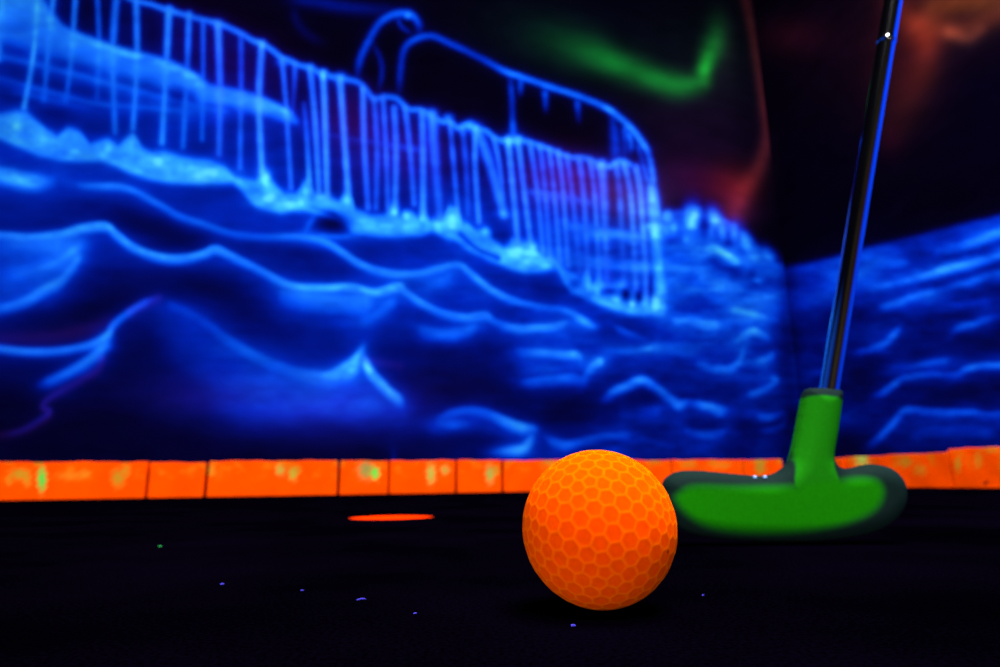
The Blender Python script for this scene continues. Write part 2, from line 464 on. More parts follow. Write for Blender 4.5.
    W([(-100, 160, .6), (-30, 172, .74), (0, 174, .82), (28, 180, .86), (50, 181, .5), (66, 178, .24)], 7, 8)
    W([(66, 183, .4), (85, 185, .52), (100, 185, .60), (122, 186, .60), (140, 193, .58), (160, 204, .58), (180, 215, .52), (200, 222, .52), (230, 232, .52),
       (260, 236, .5), (300, 236, .58), (325, 241, .66), (342, 251, .7), (360, 263, .72), (380, 270, .70), (400, 273, .66), (420, 272, .62), (440, 267, .64),
       (458, 264, .64), (469, 271, .70), (490, 288, .70), (512, 299, .66), (540, 306, .56), (562, 309, .56), (580, 317, .66), (598, 328, .5)], 2.8, 4.5)
    W([(420, 283, .4), (440, 280, .48), (455, 271, .5)], 6, 9)
    W([(-100, 228, .6), (0, 234, .66), (30, 236, .66), (60, 233, .68), (82, 227, .74), (105, 225, .78), (116, 233, .72), (130, 244, .74), (150, 253, .76), (170, 257, .78),
       (190, 256, .74), (205, 252, .74), (216, 248, .76), (232, 255, .66), (262, 270, .60), (290, 284, .64), (320, 287, .72), (350, 286, .74), (375, 291, .76),
       (398, 285, .84), (405, 290, .62), (420, 301, .66), (440, 311, .66), (465, 316, .68), (485, 314, .70), (496, 321, .54), (512, 326, .64), (532, 327, .66),
       (555, 325, .66), (568, 321, .6), (578, 318, .6)], 2.8, 5)
    W([(270, 288, .4), (310, 296, .62), (350, 298, .62), (380, 297, .62)], 6, 12)
    W([(350, 325, .42), (375, 314, .5), (392, 300, .55), (397, 290, .6)], 7, 8)
    W([(410, 325, .4), (440, 333, .5), (465, 330, .52), (482, 320, .6)], 6, 7)
    # fan on the left
    W([(0, 243, .5), (40, 243, .55), (72, 240, .6)], 4, 10)
    W([(0, 279, .44), (35, 270, .50), (62, 258, .60), (84, 240, .66)], 6, 6)
    W([(-60, 322, .4), (0, 308, .54), (25, 300, .60), (45, 288, .66), (60, 280, .64), (72, 266, .60), (84, 246, .66)], 5, 6)
    W([(45, 302, .2), (58, 285, .3)], 5, 6)
    W([(-60, 340, .5), (0, 348, .66), (30, 351, .66), (60, 350, .62), (90, 344, .6), (107, 335, .72), (114, 324, .60), (130, 311, .50), (145, 302, .46), (158, 298, .42)], 3, 4)
    W([(158, 299, .32), (180, 308, .34), (200, 318, .36), (220, 333, .42), (240, 346, .46), (262, 358, .48), (284, 367, .48), (305, 373, .48), (328, 375, .54)], 5, 8)
    W([(305, 374, .4), (328, 374, .62), (344, 367, .78), (356, 358, .86), (364, 345, .95)], 3.4, 6)
    W([(362, 350, .7), (366, 363, .88), (374, 375, .78), (388, 389, .74), (400, 399, .62), (406, 408, .3)], 3.4, 6)
    c.blob(350, 370, 11, 8, .84, -35)
    W([(180, 330, .24), (230, 370, .30), (280, 385, .36)], 14, 18)
    c.blob(310, 395, 55, 18, .42)
    c.blob(365, 405, 34, 16, .44)
    c.blob(250, 400, 60, 22, .26)
    c.blob(325, 380, 26, 8, .58)
    W([(110, 340, .72), (98, 352, .68), (82, 364, .62), (60, 376, .58), (36, 386, .40)], 4.5, 5)
    c.blob(104, 343, 8, 9, .66)
    W([(102, 358, .35), (97, 370, .3), (75, 383, .3), (52, 396, .3), (43, 406, .35), (49, 412, .38), (42, 420, .28), (22, 430, .28), (0, 435, .24)], 2.5, 3, kind='vio')
    W([(102, 358, .2), (75, 383, .2), (52, 396, .22), (43, 406, .22), (49, 412, .22), (22, 430, .18), (0, 435, .16)], 3, 3)
    W([(0, 338, .22), (50, 337, .25), (85, 330, .25), (108, 322, .15)], 5, 5, kind='vio')
    c.blob(240, 395, 60, 14, .22, kind='vio')
    c.blob(330, 405, 70, 18, .25, kind='vio')
    W([(365, 360, .22), (400, 366, .18)], 3, 3, kind='vio')
    W([(130, 311, .3), (158, 298, .25)], 3, 3, kind='vio')
    W([(393, 445, .12), (394, 462, .26)], 2.5, 2.5)
    # lower middle
    W([(428, 426, .28), (450, 412, .46), (470, 409, .50), (488, 412, .54), (504, 419, .66), (520, 425, .74), (535, 428, .78)], 3, 6)
    c.blob(452, 423, 20, 7, .50)
    W([(533, 430, .7), (530, 440, .66), (522, 448, .66), (505, 451, .5), (484, 452, .34)], 4, 5)
    c.blob(517, 449, 14, 6, .6)
    W([(540, 434, .36), (553, 441, .54), (567, 444, .56), (582, 441, .46), (605, 436, .44), (640, 434, .3)], 4, 5)
    W([(508, 349, .34), (530, 351, .54), (560, 353, .60), (578, 354, .74), (581, 362, .6)], 3.2, 5)
    W([(515, 384, .3), (545, 379, .50), (570, 377, .54), (583, 378, .54), (590, 369, .6), (601, 360, .76)], 3.4, 6)
    c.blob(545, 366, 30, 15, .42)
    W([(592, 366, .66), (600, 361, .80)], 3.4, 4)
    # to the right of the fall
    W([(578, 319, .70), (590, 325, .62), (600, 328, .36)], 3, 3.5)
    W([(609, 323, .42), (624, 331, .48), (639, 337, .40), (655, 344, .46)], 3.4, 4)
    W([(609, 351, .42), (635, 351, .48), (651, 347, .54), (657, 338, .44)], 3, 4)
    W([(664, 312, .6), (676, 320, .56), (690, 320, .60), (708, 323, .72), (730, 324, .60)], 3.6, 6)
    W([(722, 311, .50), (736, 310, .62), (752, 313, .66), (774, 319, .54)], 3.4, 4.5)
    W([(728, 350, .3), (736, 342, .46), (743, 335, .64), (754, 330, .74), (765, 335, .56), (777, 342, .40)], 3.6, 5)
    W([(748, 334, .58), (744, 345, .5), (741, 358, .58), (733, 366, .62), (721, 368, .62), (703, 365, .54), (686, 358, .40)], 3.6, 5)
    W([(752, 361, .44), (765, 358, .56), (777, 352, .52)], 3.6, 4.5)
    W([(762, 376, .40), (776, 379, .58), (768, 387, .52), (756, 392, .58), (742, 395, .50)], 3.4, 4)
    W([(601, 402, .46), (613, 391, .60), (628, 384, .68), (642, 379, .72), (655, 386, .62), (668, 396, .60), (679, 403, .70), (690, 401, .48), (703, 404, .60), (723, 409, .60), (733, 406, .26)], 3.4, 5)
    W([(610, 416, .3), (640, 412, .3), (670, 408, .4)], 6, 8)
    W([(748, 414, .34), (767, 417, .50), (784, 414, .44), (783, 424, .40), (771, 430, .38), (752, 431, .32)], 3.4, 4)
    W([(676, 426, .30), (690, 431, .44), (706, 434, .50), (722, 432, .48), (733, 426, .38)], 3.6, 5)
    W([(600, 452, .3), (640, 440, .34), (680, 448, .28), (730, 450, .3)], 4, 5)
    W([(655, 352, .3), (675, 348, .34), (690, 352, .3)], 6, 7)
    # sheet of water beyond the fall
    for p, w in [([(662, 262, .56), (690, 270, .52), (702, 276, .56), (690, 286, .50)], 4), ([(664, 246, .55), (700, 250, .52)], 5), ([(664, 282, .5), (700, 290, .5), (730, 286, .5)], 5),
                 ([(700, 284, .55), (740, 290, .58), (770, 296, .56), (786, 292, .5)], 6), ([(712, 298, .5), (770, 306, .5)], 5)]:
        c.path([q for q in p], s=w)
    # ice teeth along the far horizon
    for x, y, rx, ry, a, an in [(667, 217, 4.5, 5, .80, 0), (674, 228, 4, 8, .66, 0), (692, 219, 6, 10, .86, 0), (694, 214, 6, 5, .88, 0), (686, 240, 5, 6, .66, 0), (714, 219, 5, 8, .74, -25), (722, 231, 4, 10, .70, -10),
                                (712, 228, 3, 9, .62, 10), (734, 235, 4, 8, .68, 0), (746, 243, 5, 11, .72, -25), (754, 256, 6, 9, .66, -25), (768, 256, 5, 8, .62, -35),
                                (758, 281, 5, 3, .72, 15), (666, 232, 5, 5, .62, 0)]:
        c.blob(x, y, rx * 1.15, ry * 1.2, min(1, a * 1.06), an)
    W([(697, 251, .78), (705, 252, .80), (714, 248, .78), (724, 253, .78), (736, 261, .76), (745, 268, .70)], 4.2, 5)
    for a in [(716, 262, 7, 4, .35, 20), (735, 272, 10, 4, .3, 20), (728, 242, 4, 4, .3, 0), (672, 240, 8, 4, .25, 0), (704, 225, 3, 9, .3, 0), (752, 275, 4, 4, .3, 0)]:
        c.blob(*a, kind='dark')
    # shade of the corner crease, put into the mural colour
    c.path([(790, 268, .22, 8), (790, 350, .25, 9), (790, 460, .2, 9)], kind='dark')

    # ----- aurora in the night sky
    c.path([(540, 36, .10, 14), (565, 44, .3, 13), (590, 53, .6, 12), (612, 62, .85, 10), (635, 71, .75, 10), (655, 79, .95, 9), (675, 85, 1.0, 9), (690, 85, .95, 8), (699, 80, .8, 8),
            (703, 70, .95, 6), (709, 58, .9, 7), (714, 44, .75, 8), (717, 28, .4, 8), (717, 12, .1, 8)], kind='col', col=(10, 108, 22))
    c.blob(706, 70, 5, 12, .45, 0, 'col', (20, 110, 20))
    c.blob(560, 40, 50, 22, .35, 15, 'col', (5, 45, 18))
    c.blob(700, 60, 50, 40, .30, 0, 'col', (10, 34, 14))
    c.blob(725, 50, 10, 25, .3, 0, 'col', (40, 45, 35))
    c.path([(742, -20, .9, 5), (750, 20, .9, 4), (757, 60, .9, 4), (763, 100, 1, 4), (767, 135, 1, 5), (760, 165, 1, 6), (745, 190, .9, 8), (735, 212, .8, 8)], kind='col', col=(62, 20, 16))
    c.blob(733, 186, 18, 16, 1, 20, 'col', (54, 10, 3))
    c.blob(705, 182, 26, 14, 1, 20, 'col', (24, 2, 8))
    c.blob(680, 190, 26, 24, 1, 0, 'col', (12, 3, 22))
    c.blob(735, 215, 16, 14, 1, 0, 'col', (30, 8, 30))
    c.blob(700, 130, 50, 40, 1, 0, 'col', (14, 4, 14))
    c.blob(560, 178, 34, 20, 1, 5, 'col', (36, 4, 16))
    c.blob(600, 190, 36, 18, 1, 5, 'col', (34, 10, 12))
    c.blob(640, 205, 20, 20, 1, 5, 'col', (30, 20, 0))
    c.blob(350, 118, 22, 20, 1, 0, 'col', (24, 0, 6))
    c.blob(400, 150, 40, 24, 1, 0, 'col', (22, 2, 14))
    c.blob(230, 60, 60, 30, 1, 30, 'col', (12, 0, 18))
    c.blob(590, -60, 60, 20, .6, 5, 'col', (10, 60, 30))
    # fine brush mottling
    return c


def paint_right():
    c = Chart()
    HZ = [(700, 300), (787, 267), (820, 261), (864, 248), (904, 239), (952, 227), (1000, 215), (1260, 150)]
    BOT = [(-260, 520), (1260, 520)]
    c.band(HZ, BOT, 0.34, st=3, sb=1)
    c.band([(780, 320), (850, 310), (1000, 290), (1260, 240)], BOT, 0.24, st=24, sb=1, alpha=.9)
    c.band([(780, 420), (1000, 400), (1260, 380)], BOT, 0.20, st=24, sb=1, alpha=.9)
    c.band([(x, y + 2) for x, y in HZ], [(x, y + 26) for x, y in HZ], 0.42, st=4, sb=18, alpha=.8)
    for a in [(955, 254, 40, 5, .45, -14), (980, 270, 30, 4, .5, -16), (990, 292, 30, 8, .4, -10), (900, 262, 30, 4, .2, -12), (940, 310, 50, 6, .3, -8), (870, 320, 30, 10, .25, -10),
              (930, 350, 50, 8, .3, -8), (850, 375, 20, 12, .3, 0), (960, 395, 50, 8, .35, -5), (840, 440, 30, 12, .2, 0), (940, 435, 50, 8, .3, -4), (985, 345, 25, 8, .3, 0)]:
        c.blob(*a, kind='dark')

    def W(pts, s=3.4, s2=4.5, **k): c.path(pts, s=s, s2=s2, **k)
    W([(925, 254, .40), (950, 248, .52), (976, 240, .60), (1000, 232, .64), (1100, 205, .6)], 5, 7)
    W([(860, 291, .48), (890, 284, .50), (920, 277, .58), (943, 269, .66), (968, 263, .58), (1000, 255, .50), (1100, 230, .5)], 4, 6)
    W([(870, 308, .42), (888, 305, .48), (907, 298, .52), (928, 292, .48), (955, 285, .44), (976, 279, .50), (1000, 272, .46), (1100, 250, .4)], 4, 6)
    W([(825, 285, .42), (850, 275, .44), (880, 265, .44), (915, 262, .4)], 8, 8)
    W([(792, 300, .32), (820, 296, .36), (850, 300, .36)], 8, 8)
    W([(848, 356, .38), (866, 350, .46), (883, 344, .54), (894, 334, .56), (903, 323, .56)], 3.5, 5)
    W([(949, 335, .50), (960, 327, .50), (975, 323, .50), (983, 320, .46), (1000, 318, .36)], 3.5, 5)
    W([(872, 398, .42), (882, 392, .58), (893, 385, .66), (904, 378, .52), (930, 374, .46), (955, 374, .46), (968, 368, .52), (984, 365, .50), (1010, 364, .48), (1100, 350, .4)], 3.2, 4.5)
    W([(880, 368, .28), (910, 366, .36), (940, 361, .40), (958, 358, .36)], 3.6, 5)
    W([(862, 450, .36), (878, 438, .46), (892, 424, .48), (899, 415, .54), (908, 409, .60), (930, 411, .56), (950, 412, .54), (972, 412, .50), (992, 414, .46), (1050, 410, .4)], 3.2, 5)
    W([(905, 440, .26), (940, 430, .3), (1000, 434, .3)], 8, 8)
    W([(800, 380, .26), (820, 372, .3), (845, 372, .28)], 5, 6)
    W([(796, 430, .26), (830, 420, .28), (860, 412, .3)], 5, 6)
    W([(860, 330, .28), (920, 312, .3), (1000, 300, .3)], 6, 6)
    c.path([(787, 260, .15, 6), (790, 350, .2, 8), (788, 460, .2, 8)], kind='dark')  # crease shade painted into this wall's colour too
    # aurora
    c.path([(884, -20, .6, 12), (905, 15, .9, 11), (925, 40, 1, 11), (926, 60, .9, 11), (915, 85, .7, 13), (898, 120, .4, 14)], kind='col', col=(40, 13, 4))
    c.path([(915, 22, .6, 8), (940, 28, 1, 8), (960, 30, 1, 7), (978, 24, .8, 7), (1010, 12, .8, 8), (1080, -10, .6, 10)], kind='col', col=(48, 20, 9))
    c.path([(935, 5, .8, 10), (965, 0, 1, 10), (1000, -6, .9, 12), (1080, -30, .6, 12)], kind='col', col=(60, 30, 6))
    c.path([(950, 33, 1, 5), (968, 38, .9, 5), (980, 30, .7, 5)], kind='col', col=(44, 22, 12))
    c.blob(905, 50, 26, 46, 1, 10, 'col', (28, 7, 2))
    c.blob(925, 42, 12, 12, 1, 0, 'col', (18, 5, 1))
    c.blob(960, 10, 40, 26, 1, 0, 'col', (24, 9, 2))
    c.blob(790, 36, 26, 14, 1, 0, 'col', (26, 5, 8))
    c.blob(890, 140, 10, 12, 1, 0, 'col', (16, 2, 4))
    c.path([(767, 135, .6, 6), (772, 160, .4, 6), (770, 200, .2, 6)], kind='col', col=(14, 3, 6))
    c.blob(850, 40, 60, 60, 1, 0, 'col', (10, 2, 2))
    return c


def lookup(img, uv):
    u = np.clip(uv[:, 0] - CX0, 0, img.shape[1] - 1.001)
    v = np.clip(uv[:, 1] - CY0, 0, img.shape[0] - 1.001)
    i = u.astype(int); j = v.astype(int)
    fu = (u - i)[:, None]; fv = (v - j)[:, None]
    return (img[j, i] * (1 - fu) * (1 - fv) + img[j, i + 1] * fu * (1 - fv)
            + img[j + 1, i] * (1 - fu) * fv + img[j + 1, i + 1] * fu * fv)


# ------------------------------------------------------------------ room layout
TH = math.radians(15.5)
DL = np.array([-math.cos(TH), -math.sin(TH), 0.0])   # along the far wall, to the left
DR = np.array([math.sin(TH), -math.cos(TH), 0.0])    # along the right wall, towards the camera
CORNER = np.array([1.025, 2.362, 0.0]) - DL * 0.085  # where the two border rows meet
NR = DL                                           # into the room from the right wall
ROOM_H = 2.42
LEN_L, LEN_R = 4.4, 4.2
BLOCK_D = 0.055
# wall planes lie just behind the border blocks
WC = CORNER - DR * BLOCK_D - DL * BLOCK_D
K_WALL = 1.0                                      # pigment strength


def wall_grid(s_list, z_list, origin, d):
    S, Z = np.meshgrid(s_list, z_list)
    P = origin[None, :] + S.reshape(-1, 1) * d[None, :]
    P = P.copy(); P[:, 2] = Z.reshape(-1)
    return P, len(s_list), len(z_list)


def grid_mesh(name, P, nx, ny, mat, col=None, flip=False):
    idx = np.arange(nx * ny).reshape(ny, nx)
    q = np.stack([idx[:-1, :-1], idx[:-1, 1:], idx[1:, 1:], idx[1:, :-1]], -1).reshape(-1, 4)
    if flip: q = q[:, ::-1]
    me = bpy.data.meshes.new(name)
    me.vertices.add(len(P)); me.vertices.foreach_set('co', P.astype(np.float32).reshape(-1))
    me.loops.add(q.size); me.loops.foreach_set('vertex_index', q.reshape(-1).astype(np.int32))
    me.polygons.add(len(q)); me.polygons.foreach_set('loop_start', np.arange(0, q.size, 4, dtype=np.int32))
    me.update(calc_edges=True)
    if col is not None:
        a = me.color_attributes.new('pigment', 'FLOAT_COLOR', 'POINT')
        rgba = np.ones((len(P), 4), np.float32); rgba[:, :3] = col
        a.data.foreach_set('color', rgba.reshape(-1))
    me.materials.append(mat)
    o = bpy.data.objects.new(name, me)
    COL.objects.link(o)
    return o


def mural_material():
    m, nt, b = new_mat('fluorescent_mural_paint')
    at = nt.nodes.new('ShaderNodeAttribute'); at.attribute_name = 'pigment'
    tc = nt.nodes.new('ShaderNodeTexCoord')
    n1 = nt.nodes.new('ShaderNodeTexNoise'); n1.inputs['Scale'].default_value = 7; n1.inputs['Detail'].default_value = 6
    mp = nt.nodes.new('ShaderNodeMapping'); mp.inputs['Scale'].default_value = (1, 1, 2.4)
    mr = nt.nodes.new('ShaderNodeMapRange'); mr.inputs['From Min'].default_value = .3; mr.inputs['From Max'].default_value = .7
    mr.inputs['To Min'].default_value = .80; mr.inputs['To Max'].default_value = 1.16
    mul = nt.nodes.new('ShaderNodeVectorMath'); mul.operation = 'SCALE'
    L = nt.links
    L.new(tc.outputs['Object'], mp.inputs['Vector']); L.new(mp.outputs[0], n1.inputs['Vector'])
    L.new(n1.outputs['Fac'], mr.inputs['Value'])
    L.new(at.outputs['Color'], mul.inputs[0]); L.new(mr.outputs[0], mul.inputs['Scale'])
    L.new(mul.outputs[0], b.inputs['Base Color'])
    setb(b, rough=.9, spec=0.0)
    n2 = nt.nodes.new('ShaderNodeTexNoise'); n2.inputs['Scale'].default_value = 90; n2.inputs['Detail'].default_value = 3
    L.new(tc.outputs['Object'], n2.inputs['Vector'])
    bp = nt.nodes.new('ShaderNodeBump'); bp.inputs['Strength'].default_value = .05; bp.inputs['Distance'].default_value = .002
    L.new(n2.outputs['Fac'], bp.inputs['Height']); L.new(bp.outputs[0], b.inputs['Normal'])
    return m


MURAL = mural_material()


def spaced(a, b, fine0, fine1, fine, coarse):
    out = [a]
    while out[-1] < b - 1e-6:
        x = out[-1]
        step = fine if fine0 <= x < fine1 else coarse
        out.append(min(b, x + step))
    return np.array(out)


WALL_GAIN_L = 0.66
WALL_GAIN_R = 0.84
zl = spaced(0, ROOM_H, 0.08, 2.16, 0.0038, 0.05)
P, nx, ny = wall_grid(spaced(0, LEN_L, 0, 3.0, 0.0040, 0.04), zl, WC, DL)
pig = srgb(lookup(paint_left().colors(), project(P))) * WALL_GAIN_L
wl = grid_mesh('wall_far', P, nx, ny, MURAL, pig)
tag(wl, 'far wall with glowing blue mural of a frozen waterfall over waves', kind='structure')

P, nx, ny = wall_grid(spaced(0, LEN_R, 0, 1.25, 0.0040, 0.04), zl, WC, DR)
uvr = project(P)
uvr[:, 0] = np.where((P[:, 1] < 1.0), 1250, uvr[:, 0])
pig = srgb(lookup(paint_right().colors(), uvr)) * WALL_GAIN_R
# beyond the painted chart the sea simply goes on: blend to a plain sea/night split by height
hz = P[:, 2]
far = np.clip((1.30 - P[:, 1]) / 0.2, 0, 1)[:, None]
sea = np.where((hz < 1.45)[:, None], srgb([8, 60, 230]) * WALL_GAIN_R, srgb([6, 1, 8]) * WALL_GAIN_R)
pig = pig * (1 - far) + sea * far
wr = grid_mesh('wall_right', P, nx, ny, MURAL, pig, flip=True)
tag(wr, 'right wall with blue sea mural under a dark red aurora sky', kind='structure')


# plain procedural paint for the walls behind the camera: sea below, night sky above
def back_wall_material():
    m, nt, b = new_mat('sea_and_night_wall_paint')
    L = nt.links
    tc = nt.nodes.new('ShaderNodeTexCoord')
    sep = nt.nodes.new('ShaderNodeSeparateXYZ'); L.new(tc.outputs['Object'], sep.inputs[0])
    nz = nt.nodes.new('ShaderNodeTexNoise'); nz.inputs['Scale'].default_value = 1.3; nz.inputs['Detail'].default_value = 4
    L.new(tc.outputs['Object'], nz.inputs['Vector'])
    ad = nt.nodes.new('ShaderNodeMath'); ad.operation = 'MULTIPLY_ADD'
    L.new(nz.outputs['Fac'], ad.inputs[0]); ad.inputs[1].default_value = .7; L.new(sep.outputs['Z'], ad.inputs[2])
    rp = nt.nodes.new('ShaderNodeValToRGB')
    e = rp.color_ramp.elements
    # (sea, spray, crest line, night)
    e[0].position = .0; e[0].color = (.002, .01, .12, 1)
    e[1].position = 1.0; e[1].color = (.003, .001, .006, 1)
    for p, cc in [(.35, (.002, .02, .25)), (.55, (.01, .10, .75)), (.62, (.02, .16, .8)), (.72, (.003, .002, .02))]:
        q = e.new(p); q.color = (*cc, 1)
    mr = nt.nodes.new('ShaderNodeMapRange'); mr.inputs['From Max'].default_value = 4.0
    L.new(ad.outputs[0], mr.inputs['Value']); L.new(mr.outputs[0], rp.inputs['Fac'])
    L.new(rp.outputs[0], b.inputs['Base Color'])
    setb(b, rough=.9, spec=0)
    return m


BACKW = back_wall_material()


def night_material():
    m, nt, b = new_mat('night_sky_wall_paint')
    tc = nt.nodes.new('ShaderNodeTexCoord')
    nz = nt.nodes.new('ShaderNodeTexNoise'); nz.inputs['Scale'].default_value = 1.1; nz.inputs['Detail'].default_value = 3
    nt.links.new(tc.outputs['Object'], nz.inputs['Vector'])
    rp = nt.nodes.new('ShaderNodeValToRGB')
    e = rp.color_ramp.elements
    e[0].position = .35; e[0].color = (.003, .002, .008, 1)
    e[1].position = .75; e[1].color = (.02, .05, .01, 1)
    q = e.new(.55); q.color = (.03, .012, .006, 1)
    nt.links.new(nz.outputs['Fac'], rp.inputs['Fac']); nt.links.new(rp.outputs[0], b.inputs['Base Color'])
    setb(b, rough=.9, spec=0)
    return m


NIGHT = night_material()


def slab(name, pts, mat, label):
    bm = bmesh.new()
    vs = [bm.verts.new(p) for p in pts]
    n = len(pts) // 2
    bm.faces.new(vs[:n]); bm.faces.new(vs[n:][::-1])
    for i in range(n):
        j = (i + 1) % n
        bm.faces.new((vs[i], vs[n + i], vs[n + j], vs[j]))
    bmesh.ops.recalc_face_normals(bm, faces=bm.faces)
    o = obj(name, bm, mat, smooth=False)
    tag(o, label, kind='structure')
    return o


pA = WC + DL * LEN_L
pB = WC + DR * LEN_R
pC = WC + DL * LEN_L + DR * LEN_R


def wall_slab(name, a, b, out, label, mat=None):
    lo = [a, b, b + out * .08, a + out * .08]
    hi = [p + np.array([0, 0, ROOM_H]) for p in lo]
    slab(name, [tuple(p) for p in lo] + [tuple(p) for p in hi], mat or BACKW, label)


wall_slab('wall_left', pA, pC, DL, 'left wall painted with blue sea and night sky')
wall_slab('wall_back', pC, pB, DR, 'back wall painted as a dark night sky', NIGHT)

# ceiling
mc, ntc, bc = new_mat('matt_black_ceiling_paint')
setb(bc, base=(.004, .003, .006), rough=.9, spec=.1)
nzc = ntc.nodes.new('ShaderNodeTexNoise'); nzc.inputs['Scale'].default_value = 60
bpc = ntc.nodes.new('ShaderNodeBump'); bpc.inputs['Strength'].default_value = .2; bpc.inputs['Distance'].default_value = .003
ntc.links.new(nzc.outputs['Fac'], bpc.inputs['Height']); ntc.links.new(bpc.outputs[0], bc.inputs['Normal'])
slab('ceiling', [tuple(p + np.array([0, 0, ROOM_H])) for p in (WC, pA, pC, pB)]
     + [tuple(p + np.array([0, 0, ROOM_H + .05])) for p in (WC, pA, pC, pB)], mc, 'matt black ceiling')

# ------------------------------------------------------------------ carpet with the hole cut in it
CUP = on_floor(391.5, 517.0)
CUP_R = 0.5 * 86 * abs(np.dot(CUP - ORG, ROT @ np.array([0, 0, -1.0]))) / F_PX
CUP[2] = 0


def carpet_material():
    m, nt, b = new_mat('black_short_pile_carpet')
    L = nt.links
    tc = nt.nodes.new('ShaderNodeTexCoord')
    n1 = nt.nodes.new('ShaderNodeTexNoise'); n1.inputs['Scale'].default_value = 900; n1.inputs['Detail'].default_value = 2
    n2 = nt.nodes.new('ShaderNodeTexNoise'); n2.inputs['Scale'].default_value = 9; n2.inputs['Detail'].default_value = 4
    L.new(tc.outputs['Object'], n1.inputs['Vector']); L.new(tc.outputs['Object'], n2.inputs['Vector'])
    rp = nt.nodes.new('ShaderNodeValToRGB')
    rp.color_ramp.elements[0].position = .35; rp.color_ramp.elements[0].color = (.0001, .00005, .0003, 1)
    rp.color_ramp.elements[1].position = .75; rp.color_ramp.elements[1].color = (.0008, .0003, .0019, 1)
    mx = nt.nodes.new('ShaderNodeMath'); mx.operation = 'MULTIPLY'
    L.new(n1.outputs['Fac'], mx.inputs[0]); L.new(n2.outputs['Fac'], mx.inputs[1])
    m2 = nt.nodes.new('ShaderNodeMath'); m2.operation = 'MULTIPLY'; m2.inputs[1].default_value = 2.2
    L.new(mx.outputs[0], m2.inputs[0]); L.new(m2.outputs[0], rp.inputs['Fac']); L.new(rp.outputs[0], b.inputs['Base Color'])
    bp = nt.nodes.new('ShaderNodeBump'); bp.inputs['Strength'].default_value = .5; bp.inputs['Distance'].default_value = .001
    L.new(n1.outputs['Fac'], bp.inputs['Height']); L.new(bp.outputs[0], b.inputs['Normal'])
    setb(b, rough=1, spec=0)
    return m


CARPET = carpet_material()
bm = bmesh.new()
corners = [WC, pA, pC, pB]
N = 128
ring0, ring1, ringb = [], [], []


def ray_to_room(ang):
    d = np.array([math.cos(ang), math.sin(ang)])
    best = None
    for i in range(4):
        a = corners[i][:2]; b = corners[(i + 1) % 4][:2]
        M = np.array([[d[0], -(b - a)[0]], [d[1], -(b - a)[1]]])
        if abs(np.linalg.det(M)) < 1e-9: continue
        t, s = np.linalg.solve(M, a - CUP[:2])
        if t > 0 and -1e-6 <= s <= 1 + 1e-6 and (best is None or t < best): best = t
    return CUP[:2] + d * best


angs = [2 * math.pi * i / N for i in range(N)]
for c_ in corners:                                  # let the corners be on the outer ring exactly
    a = math.atan2(c_[1] - CUP[1], c_[0] - CUP[0]) % (2 * math.pi)
    k = min(range(N), key=lambda i: abs((angs[i] - a + math.pi) % (2 * math.pi) - math.pi))
    angs[k] = a
r_mid = []
for a in angs:
    ring0.append(bm.verts.new((CUP[0] + CUP_R * math.cos(a), CUP[1] + CUP_R * math.sin(a), 0)))
    ringb.append(bm.verts.new((CUP[0] + CUP_R * math.cos(a), CUP[1] + CUP_R * math.sin(a), -0.004)))
    r_mid.append(bm.verts.new((CUP[0] + 2 * CUP_R * math.cos(a), CUP[1] + 2 * CUP_R * math.sin(a), 0)))
    q = ray_to_room(a)
    ring1.append(bm.verts.new((q[0], q[1], 0)))
for i in range(N):
    j = (i + 1) % N
    bm.faces.new((ring0[i], r_mid[i], r_mid[j], ring0[j]))
    bm.faces.new((r_mid[i], ring1[i], ring1[j], r_mid[j]))
    bm.faces.new((ringb[i], ring0[i], ring0[j], ringb[j]))
bmesh.ops.recalc_face_normals(bm, faces=bm.faces)
fl = obj('floor', bm, CARPET, smooth=False)
tag(fl, 'black carpet of the putting lane', kind='structure')

# the cup in the hole
mcup, ntu, bu = new_mat('neon_orange_cup_plastic')
setb(bu, base=(.95, .052, .0), rough=.7, spec=0)
nu = ntu.nodes.new('ShaderNodeTexNoise'); nu.inputs['Scale'].default_value = 60
ru = ntu.nodes.new('ShaderNodeValToRGB')
ru.color_ramp.elements[0].color = (.75, .018, 0, 1); ru.color_ramp.elements[1].color = (.95, .045, 0, 1)
ntu.links.new(nu.outputs['Fac'], ru.inputs['Fac']); ntu.links.new(ru.outputs[0], bu.inputs['Base Color'])
cr = CUP_R
cup_root = empty('golf_hole_cup', (CUP[0], CUP[1], 0))
tag(cup_root, 'neon orange cup sunk in the black carpet, seen as a thin orange lens', 'golf hole')
bm = lathe([(cr - .0005, -.0008), (cr - .0005, -.105), (0.0, -.105), (0.0, -.102), (cr - .003, -.102), (cr - .003, -.0008), (cr - .0005, -.0008)], 96)
obj('cup_liner', bm, mcup, cup_root)

